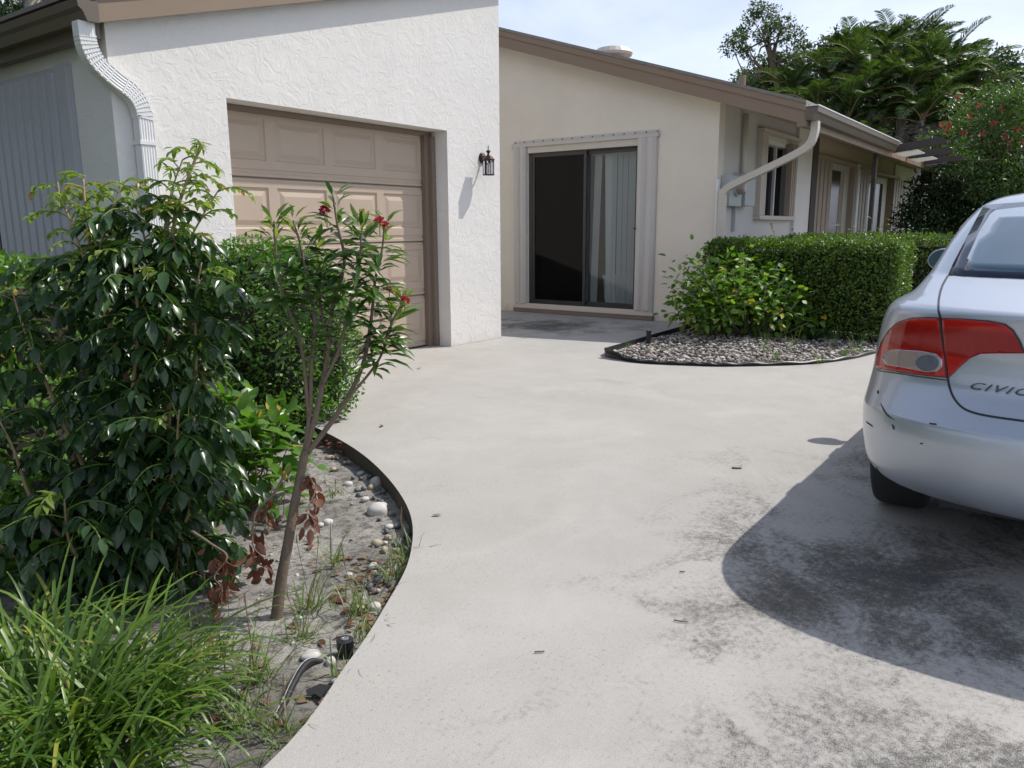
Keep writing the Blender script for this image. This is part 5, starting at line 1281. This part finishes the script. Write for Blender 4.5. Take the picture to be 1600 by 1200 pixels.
def hedge(a0, a1, b0, b1, z1, n, ln, label, seed, mat='leaf_hedge'):
    rq = np.random.default_rng(seed); o = thing('hedge', V((a0+a1)/2, (b0+b1)/2, 0), label, 'hedge')
    m = MB(); NB = 14; i_ = .10
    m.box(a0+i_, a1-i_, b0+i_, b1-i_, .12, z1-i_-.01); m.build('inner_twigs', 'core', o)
    m = MB()
    for k in range(int((b1-b0)*5)): 
        b = b0+.12+(k/((b1-b0)*5))*(b1-b0-.2); a = (a0+a1)/2+rq.normal(0, .12); m.tube([V(a, b, -.03), V(a+rq.normal(0, .08), b+rq.normal(0, .05), .3)], [.014, .008], 6)
    m.build('stems', 'bark', o)
    A_ = [(b1-b0)*z1, (b1-b0)*(a1-a0)*1.15, (a1-a0)*z1*1.0, (a1-a0)*z1, (b1-b0)*z1*.35]; A_ = np.array(A_)/sum(A_); P, Nn = [], []
    for q, (cnt, nrm) in enumerate(zip((A_*n).astype(int), [(-1, 0, 0), (0, 0, 1), (0, 1, 0), (0, -1, 0), (1, 0, 0)])):
        s, t_ = rq.uniform(0, 1, cnt), rq.uniform(0, 1, cnt); inn = rq.uniform(-.02, .075, cnt)
        if q in (0, 4): p = np.stack([np.full(cnt, a0 if q == 0 else a1)+(inn if q == 0 else -inn), -(b0+(b1-b0)*s), .07+(z1-.07)*t_], 1)
        elif q == 1: p = np.stack([a0+(a1-a0)*s, -(b0+(b1-b0)*t_), z1-inn], 1)
        else: p = np.stack([a0+(a1-a0)*s, np.full(cnt, -(b1 if q == 3 else b0))+(inn if q == 3 else -inn), .07+(z1-.07)*t_], 1)
        wob = .036*vnoise(p[:, 0]+p[:, 2]*.7, p[:, 1]+p[:, 2]*.9, seed, 5.0)+.026*vnoise(p[:, 0]*3, p[:, 1]*3+p[:, 2]*3, seed+3, 6.0)
        # rounded shoulders
        e1 = np.clip((p[:, 2]-(z1-.09))/.09, 0, 1)
        p = p+np.asarray(nrm)*wob[:, None]
        cx, cy = (a0+a1)/2, -(b0+b1)/2
        if q != 1: p = p-np.asarray(nrm)*(.05*e1**2)[:, None]
        else:
            eg = np.maximum(np.clip((np.abs(p[:, 0]-cx)-((a1-a0)/2-.10))/.10, 0, 1), np.clip((np.abs(p[:, 1]-cy)-((b1-b0)/2-.10))/.10, 0, 1)); p[:, 2] -= .05*eg**2
        P.append(p); Nn.append(np.repeat(np.array([nrm], float), cnt, 0))
    P = np.vstack(P); Nn = np.vstack(Nn); k = len(P)
    D = unit(rdir(k, rng=rq)*.9+Nn*.5+np.array([0, 0, .2])); N = Nn*.5+np.array([0, 0, .4])+rdir(k, rng=rq)*.7
    lv = LB().add(*leaves(P, D, N, ln*rq.uniform(.7, 1.3, k), ln*.6*rq.uniform(.7, 1.3, k), T_SM))
    # a few long shoots sticking up
    ns = int((b1-b0)*60); pp_ = np.stack([a0+(a1-a0)*rq.uniform(.05, .95, ns), -(b0+(b1-b0)*rq.uniform(.05, .95, ns)), np.full(ns, z1+.01)+rq.uniform(0, .035, ns)], 1)
    lv.add(*leaves(pp_, np.array([0, 0, .8])+rq.normal(0, .5, (ns, 3)), rdir(ns, rng=rq), ln*1.2, ln*.65, T_SM)); lv.build('foliage', mat, o); return o
hedge(8.98, 9.80, -3.66, -1.55, 1.085, 27000, .040, 'clipped square green hedge at the back of the gravel bed', 31)
hedge(10.9, 11.7, -3.4, -.75, 1.12, 17000, .040, 'second clipped hedge running behind the first one towards the car', 33)
c = at(1362, 362, dep(V(11.3, -2.6, 1.1)))
broad_bush('leafy_bush', V(12.4, -2.6, 0), [V(12.3, -2.75, 1.17), V(12.4, -2.55, 1.2), V(12.3, -2.4, 1.15), V(12.5, -2.2, 1.12), V(12.5, -2.0, 1.1)], 300, .06, 'leaf_hedge', 'loose sprig rising above the far end of the hedges', 'bush', 41, .006, .5, sd=.09)
# loose reddish shoots above the hedge
for (x, y, yb, lab) in ((1205, 347, 378, 'thin bare shoot with pale buds rising above the hedge by the window'), (1237, 356, 378, 'short reddish shoot above the hedge under the window sill'), (1165, 366, 380, 'low reddish shoot above the hedge under the meter')):
    d_ = dep(V(9.5, -3.0, 1.1)); p0, p1 = at(x+6, yb+4, d_), at(x, y, d_); o = thing('hedge_shoot', p0, lab, 'shoot'); m = MB(); m.tube([p0, (p0+p1)/2+V(.02, .01, 0), p1], .003, 5); m.build('stem', 'bark_green', o)
    k = 14; pp_ = p0+(p1-p0)*rq.uniform(.3, 1, (k, 1)); LB().add(*leaves(pp_, rdir(k, rng=rq), rdir(k, rng=rq), .026, .014, T_SM)).build('leaves', 'litter', o)

# hibiscus with some yellow leaves in front of the hedge
b_ = gnd(1165, 530, 0); b_[2] = .0; dh = dep(b_)
PT = [(1062, 440, -.1), (1080, 405, .05), (1100, 425, -.3), (1120, 402, .1), (1145, 420, -.35), (1150, 455, -.5), (1165, 400, .0), (1185, 430, -.4), (1200, 398, .1), (1215, 415, -.2), (1240, 420, 0), (1262, 440, -.1), (1268, 470, -.1), (1235, 455, -.45), (1210, 470, -.5), (1120, 470, -.5), (1085, 465, -.3), (1180, 475, -.5), (1250, 490, -.2), (1105, 450, .2), (1140, 440, .2), (1225, 440, .25), (1190, 412, .25), (1065, 470, 0)]
broad_bush('hibiscus', b_, [at(x+jx, y+jy, dh+dd+jd) for x, y, dd in PT for jx, jy, jd in ((0, 0, 0), (13, 14, -.12), (-12, 10, .12))], 3000, .095, 'leaf_hib', 'bright leafy hibiscus with a few yellow leaves before the square hedge', 'shrub', 51, .014, .62, 'bark_pale', sd=.075)
o = thing('dead_stem', gnd(1093, 520, .01), 'dead dry stem with a brown withered leaf left of the hibiscus', 'dry stem'); d_ = dep(gnd(1093, 520))
m = MB(); m.tube([gnd(1093, 520, 0), at(1090, 490, d_), at(1087, 460, d_-.05)], [.008, .005, .004], 6); m.build('stem', 'bark', o)
k = 12; LB().add(*leaves(at(1090, 463, d_-.05)+rq.normal(0, .04, (k, 3)), rdir(k, -1, .2, rq), rdir(k, rng=rq), .09, .05)).build('withered_leaf', 'brown_leaf', o)
for i, (x, y, n, ln, lab) in enumerate(((1195, 553, 14, .30, 'thin pale grass tuft in the gravel before the hibiscus'), (1235, 548, 12, .34, 'upright grass stalks in the gravel between hibiscus and kerb'), (1300, 543, 12, .30, 'single upright grass in the gravel before the hedge'), (1320, 556, 40, .15, 'low green weed patch at the kerb near the car'), (1280, 565, 24, .10, 'weed spilling over the black edging'), (1210, 562, 20, .12, 'green weed among the pale gravel'), (985, 545, 12, .10, 'wisp of grass at the torn tip of the edging'), (1340, 552, 14, .26, 'thin weed stalks near the car rear lamp'))):
    c = gnd(x, y, .02); r2 = np.random.default_rng(200+i); o = thing('weed', c, lab, 'weed', 'weeds growing in the gravel bed'); P = c+np.stack([r2.normal(0, .03, n), r2.normal(0, .03, n), np.zeros(n)], 1)
    LB().add(*blades(P, r2.uniform(0, 6.28, n), r2.uniform(.9, 1.55, n), ln*r2.uniform(.4, 1.1, n), r2.uniform(.004, .008, n), r2.uniform(.0, .9, n), 6, r2)).build('blades', 'weed', o)
c = V(9.0, -2.35, .02); o = thing('rosette_plant', c, 'dark spiky rosette plant low in the shade of the square hedge', 'plant'); c = gnd(1268, 535, .02); o.location = Vector(c); n = 34
LB().add(*blades(np.repeat(c[None], n, 0), rq.uniform(0, 6.28, n), rq.uniform(.3, 1.2, n), rq.uniform(.2, .36, n), .035, .8, 6, rq)).build('foliage', 'leaf_black', o)

# ================================================================== TREES BEYOND
def tree(name, base, trunk, clumps, leaf, mat, label, cat='tree', r=.14, seed=1, nl=260, cr=(.55, .9), bark='bark', fl=None, wr=.5, group=None):
    """clumps: list of points (xyz) the limbs reach"""
    rq = np.random.default_rng(seed); o = thing(name, base, label, cat, group); m = MB(); T_ = smooth_path([np.asarray(p, float) for p in trunk], 5); m.tube(T_, list(np.linspace(r, r*.5, len(T_))), 8)
    for c_ in clumps:
        c_ = np.asarray(c_); s = T_[rq.integers(len(T_)//2, len(T_))]; mid = s*.5+c_*.5+rq.normal(0, .25, 3); m.tube(smooth_path([s, mid, c_], 4), list(np.linspace(r*.38, r*.08, 9)), 6)
    m.build('trunk', bark, o, smooth=True); lb = LB()
    for c_ in clumps:
        R_ = rq.uniform(*cr); k = int(nl*rq.uniform(.7, 1.3)); d = rdir(k, -1, 1, rq); s = rq.uniform(.1, 1, k)**.45
        P = np.asarray(c_)+d*np.array([1, 1, .68])*(s*R_)[:, None]+rq.normal(0, .05, (k, 3))
        lb.add(*leaves(P, unit(rdir(k, rng=rq)+d*.5-np.array([0, 0, .15])), np.array([0, 0, .6])+rdir(k, rng=rq), leaf*rq.uniform(.7, 1.3, k), leaf*wr*rq.uniform(.7, 1.3, k), T_SM))
    lb.build('crown', mat, o); return o
def gz0(P): Q = np.array(P, float); Q[2] = -.1; return Q
# tall airy tree
D_ = 36; rq = np.random.default_rng(5)
cl = [at(x, y, D_+rq.uniform(-1.2, 1.2)) for x, y in ((1160, 50), (1175, 28), (1200, 18), (1225, 35), (1240, 55), (1215, 60), (1190, 55), (1150, 62), (1165, 80), (1185, 95), (1210, 90), (1235, 85), (1255, 72), (1170, 118), (1195, 125), (1225, 115), (1250, 110), (1160, 135), (1265, 95), (1205, 40), (1185, 12), (1145, 75))]
b_ = gz0(at(1215, 300, D_)); tree('tall_tree', b_, [b_, at(1218, 180, D_), at(1208, 110, D_), at(1200, 60, D_)], cl, .15, 'leaf_tree', 'tall airy tree with open branches behind the house roof', 'tree', .16, 11, 240, (.30, .62))
# dense dark trees filling the space under the palms
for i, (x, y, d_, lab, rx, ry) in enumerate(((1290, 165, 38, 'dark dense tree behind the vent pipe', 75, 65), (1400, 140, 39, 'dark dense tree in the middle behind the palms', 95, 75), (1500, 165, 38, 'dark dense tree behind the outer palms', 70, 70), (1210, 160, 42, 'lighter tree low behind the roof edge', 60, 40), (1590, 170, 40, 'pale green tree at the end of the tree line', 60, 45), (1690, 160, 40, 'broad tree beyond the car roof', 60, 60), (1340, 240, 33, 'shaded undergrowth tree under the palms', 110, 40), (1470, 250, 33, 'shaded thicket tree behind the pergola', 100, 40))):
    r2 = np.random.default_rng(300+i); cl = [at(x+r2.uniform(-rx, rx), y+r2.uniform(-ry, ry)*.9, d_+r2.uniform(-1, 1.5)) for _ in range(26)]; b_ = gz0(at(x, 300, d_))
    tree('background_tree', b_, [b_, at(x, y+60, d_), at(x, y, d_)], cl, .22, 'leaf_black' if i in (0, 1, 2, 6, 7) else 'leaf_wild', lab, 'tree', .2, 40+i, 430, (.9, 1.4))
# areca palms
def frond(lb, m, p, az, el, L_, droop, rq, w=.52, n=40):
    pts = []; q = p.copy(); seg = 12
    for i in range(seg+1):
        pts.append(q.copy()); e = el-droop*(i/seg)**1.5; q = q+np.array([math.cos(e)*math.cos(az), math.cos(e)*math.sin(az), math.sin(e)])*L_/seg
    pts = np.array(pts); m.tube(pts, list(np.linspace(.03, .008, seg+1)), 4, cap=False)
    t = np.linspace(.14, .99, n); idx = t*seg; P = np.stack([np.interp(idx, np.arange(seg+1), pts[:, j]) for j in range(3)], 1); dr = unit(np.gradient(P, axis=0)); sd = unit(np.cross(dr, [0, 0, 1.0])); upv = np.cross(sd, dr)
    for sg in (-1, 1):
        lw = w*np.sin(np.pi*(t*.85+.12))**.6*rq.uniform(.85, 1.1, n); D = sd*sg*.8+dr*.65+upv*.38+rq.normal(0, .06, (n, 3)); lb.add(*leaves(P, D, upv+sd*sg*-.4, lw, .034, T_LN))
def palm(x, y, d_, nf, L_, label, seed, dead=0):
    rq = np.random.default_rng(seed); L_ = L_*.9; top_ = at(x, y+32, d_); b_ = gz0(at(x+rq.uniform(-15, 15), 300, d_)); o = thing('palm_tree', b_, label, 'palm tree', 'palms behind the house'); m = MB(); P = smooth_path([b_, (b_+top_)/2+rq.normal(0, .12, 3), top_], 6); m.tube(P, list(np.linspace(.10, .075, len(P))), 8); m.build('trunk', 'bark_pale', o, smooth=True)
    lb, m = LB(), MB()
    for k in range(int(nf*1.5)): frond(lb, m, top_+rq.normal(0, .05, 3), k*2.4+rq.uniform(-.3, .3), rq.uniform(.25, 1.4), L_*rq.uniform(.7, 1.1), rq.uniform(.9, 2.0), rq)
    lb.build('crown', 'palm', o); m.build('frond_stalks', 'bark_green', o, smooth=True, recalc=False)
    if dead:
        lb, m = LB(), MB()
        for k in range(dead): frond(lb, m, top_-V(0, 0, .2), rq.uniform(0, 6.28), rq.uniform(-.5, .4), L_*.85, rq.uniform(.9, 1.5), rq, .4, 20)
        lb.build('dead_fronds', 'palm_dead', o); m.build('dead_stalks', 'palm_dead', o, recalc=False)
PL = [(1300, 105, 32, 12, 2.5, 'palm nearest the tall airy tree', 0), (1352, 85, 31, 13, 2.7, 'tall palm at the crest of the palm group', 6), (1408, 78, 31, 13, 2.8, 'highest full palm in the middle of the group', 0), (1462, 88, 30, 13, 2.7, 'palm with broad upright fronds right of the crest', 0), (1512, 112, 30, 12, 2.6, 'outermost palm arching over the open sky', 2),
      (1275, 150, 30, 11, 2.2, 'lower palm above the house vent pipe', 0), (1325, 155, 29, 11, 2.3, 'lower palm with grey dead fronds', 9), (1385, 160, 29, 12, 2.3, 'lower palm with short upright centre fronds', 2), (1440, 155, 28, 11, 2.3, 'lower palm with a pale curved stem', 7), (1500, 175, 29, 10, 2.2, 'lower palm above the red flowered tree', 2), (1340, 205, 28, 9, 1.9, 'small palm just above the house eave', 0), (1235, 120, 33, 9, 2.1, 'slim palm in front of the tall airy tree', 0),
      (1328, 62, 33, 12, 2.4, 'rear palm between the two left crests', 0), (1385, 52, 33, 12, 2.4, 'rear palm just left of the highest crown', 0), (1437, 55, 33, 12, 2.4, 'rear palm just right of the highest crown', 0), (1485, 72, 32, 12, 2.3, 'rear palm behind the broad upright fronds', 0), (1415, 120, 29, 12, 2.2, 'palm in the heart of the group', 0), (1478, 128, 29, 12, 2.2, 'palm filling the right side of the group', 0), (1360, 120, 29, 12, 2.2, 'palm filling the left side of the group', 0), (1530, 150, 29, 10, 2.0, 'low palm at the right end of the group', 0)]
for i, (x, y, d_, nf, L_, lab, dd) in enumerate(PL): palm(x, y, d_, nf, L_, lab, 500+i, dd)
# clipped dark shrub and red flowered tree beside the house end
def far_bush(name, pts, r, n, leaf, mat, label, cat, seed, kc=.85):
    rq = np.random.default_rng(seed); c = np.mean(pts, 0); o = thing(name, gz0(c), label, cat); lb = LB()
    m = MB(); g0 = gz0(c)
    for p in pts: m.tube([g0, (g0+p)/2+rq.normal(0, .1, 3), p], [.05, .03, .02], 6)
    m.build('stems', 'bark', o)
    for i, p in enumerate(pts): lb.add(*bush_leaves(p, r, n//len(pts), leaf, leaf*.5, T_SM, 2.4, (.3, 1.05), -1, .12, seed+i))
    lb.build('foliage', mat, o); return o
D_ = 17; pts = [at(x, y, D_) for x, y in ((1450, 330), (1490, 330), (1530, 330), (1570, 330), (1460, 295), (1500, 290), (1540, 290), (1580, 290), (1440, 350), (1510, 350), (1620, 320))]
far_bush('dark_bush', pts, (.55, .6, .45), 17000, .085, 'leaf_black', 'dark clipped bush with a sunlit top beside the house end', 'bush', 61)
D_ = 16; rq = np.random.default_rng(8)
cl = [at(x, y, D_+rq.uniform(-.8, .8)) for x, y in ((1500, 200), (1530, 180), (1560, 190), (1590, 200), (1510, 235), (1545, 225), (1580, 235), (1615, 220), (1490, 250), (1525, 260), (1560, 265), (1600, 260), (1570, 160), (1600, 165), (1640, 190), (1640, 240), (1475, 225), (1460, 245), (1505, 165), (1550, 150), (1590, 150), (1620, 300), (1590, 290), (1545, 290))]
b_ = gz0(at(1570, 330, D_)); tf = tree('flowering_tree', b_, [b_, at(1568, 290, D_), at(1560, 240, D_)], cl, .10, 'leaf_wild', 'leafy tree with scattered red blossoms above the car', 'tree', .09, 71, 420, (.32, .52), wr=.42)
for (x, y) in ((1497, 150), (1482, 195), (1478, 203), (1472, 196), (1506, 208), (1515, 182), (1570, 212), (1552, 193), (1590, 200), (1565, 170), (1530, 165), (1598, 222), (1535, 210), (1577, 222)):
    p = at(x, y, D_-.7); k = 16; d = rdir(k, rng=rq); LB().add(*leaves(p+d*.03, d, rdir(k, rng=rq), .04, .028)).build('blossom', 'petal', tf)
# tree and old palm behind the garage
D_ = 17; cl = [at(x, y, D_+rq.uniform(-1, 1)) for x, y in ((-20, 10), (10, -10), (40, 30), (20, 60), (80, 10), (100, -10), (-30, 50), (60, -30), (110, 30), (0, 40), (130, -20), (60, 50))]
b_ = gz0(at(30, 300, D_)); tree('background_tree', b_, [b_, at(35, 150, D_), at(40, 60, D_)], cl, .16, 'leaf_black', 'dark leafy tree rising behind the garage gutter', 'tree', .16, 91, 300, (.5, .8))
tp = at(50, -60, 14.5); b_ = gz0(at(46, 300, 14.5)); o = thing('palm_tree', b_, 'old palm with grey hanging dead fronds behind the garage roof', 'palm tree'); m = MB(); m.tube([b_, tp], [.16, .13], 10); m.build('trunk', 'bark_pale', o, smooth=True)
lb, m, rq = LB(), MB(), np.random.default_rng(14)
for k in range(34): p0 = tp+V(rq.normal(0, .15), rq.normal(0, .15), rq.uniform(-.3, .2)); m.tube([p0, p0+np.array([rq.normal(0, .22), rq.normal(0, .22), -rq.uniform(.5, 1.1)])], [.02, .006], 4)
m.build('dead_fronds', 'bark_pale', o)
for k in range(12): frond(lb, MB(), tp, k*2.4, rq.uniform(.2, 1.3), 2.0, 1.4, rq, .5)
lb.build('crown', 'palm', o)

# trees added out of view to shade the side wall and show in car glass
for i, (a, b, hh, rr, lab) in enumerate(((-1.0, -8.7, 3.4, 2.4, 'round tree added to shade the garage side wall'), (-4.0, -6.8, 3.6, 2.4, 'bushy tree added for shade at the left end of the planting bed'), (-.5, -12.0, 4.2, 2.6, 'broad tree added for shade left of the garage'), (3.0, -14.0, 5.0, 3.0, 'tall tree added for shade left of the garage side wall'), (-13, -6, 5.0, 3.2, 'street tree behind the driveway entrance'), (-15, 4, 5.0, 3.4, 'second street tree beyond the driveway entrance'))):
    r2 = np.random.default_rng(700+i); b_ = V(a, b, -.1); cl = [V(a, b, hh)+rdir(1, -.7, 1, r2)[0]*rr*r2.uniform(.4, 1) for _ in range(22)]
    tree('added_tree', b_, [b_, V(a+.1, b, hh*.4), V(a, b+.1, hh*.8)], cl, .26, 'leaf_wild', lab, 'tree', .16, 710+i, 260, (.8, 1.2))

for i in range(70):
    a, b = 6.9+r2.beta(1.2, 1.4)*2.6, r2.uniform(-3.7, -1.7)
    if inside((a, b), rbp): c = V(a, b, float(bed_z(a, b))+.035); fallen(c, r2.uniform(.03, .06), 'dry brown leaf lying on the river gravel', 'fallen leaves on the gravel', r2.choice(['litter', 'brown_leaf']), r2)

# lawn of the yard on the left
n = 14000; r2 = np.random.default_rng(900); P = np.stack([r2.uniform(-4, 3.4, n), r2.uniform(5.5, 13, n), np.full(n, -.16)], 1); P = P[~((P[:, 0] > 2.85) & (P[:, 1] > 5.4))]; n = len(P); P[:, 2] = np.where((P[:, 1] < 5.44) & (P[:, 0] > -1), -.09, -.155)
lw = LB().add(*blades(P, r2.uniform(0, 6.28, n), r2.uniform(.6, 1.5, n), r2.uniform(.06, .14, n), r2.uniform(.006, .012, n), r2.uniform(.2, 1.4, n), 3, r2)).build('lawn_grass', 'grass'); tag(lw, 'short green lawn beside the garage', None, None, 'stuff')
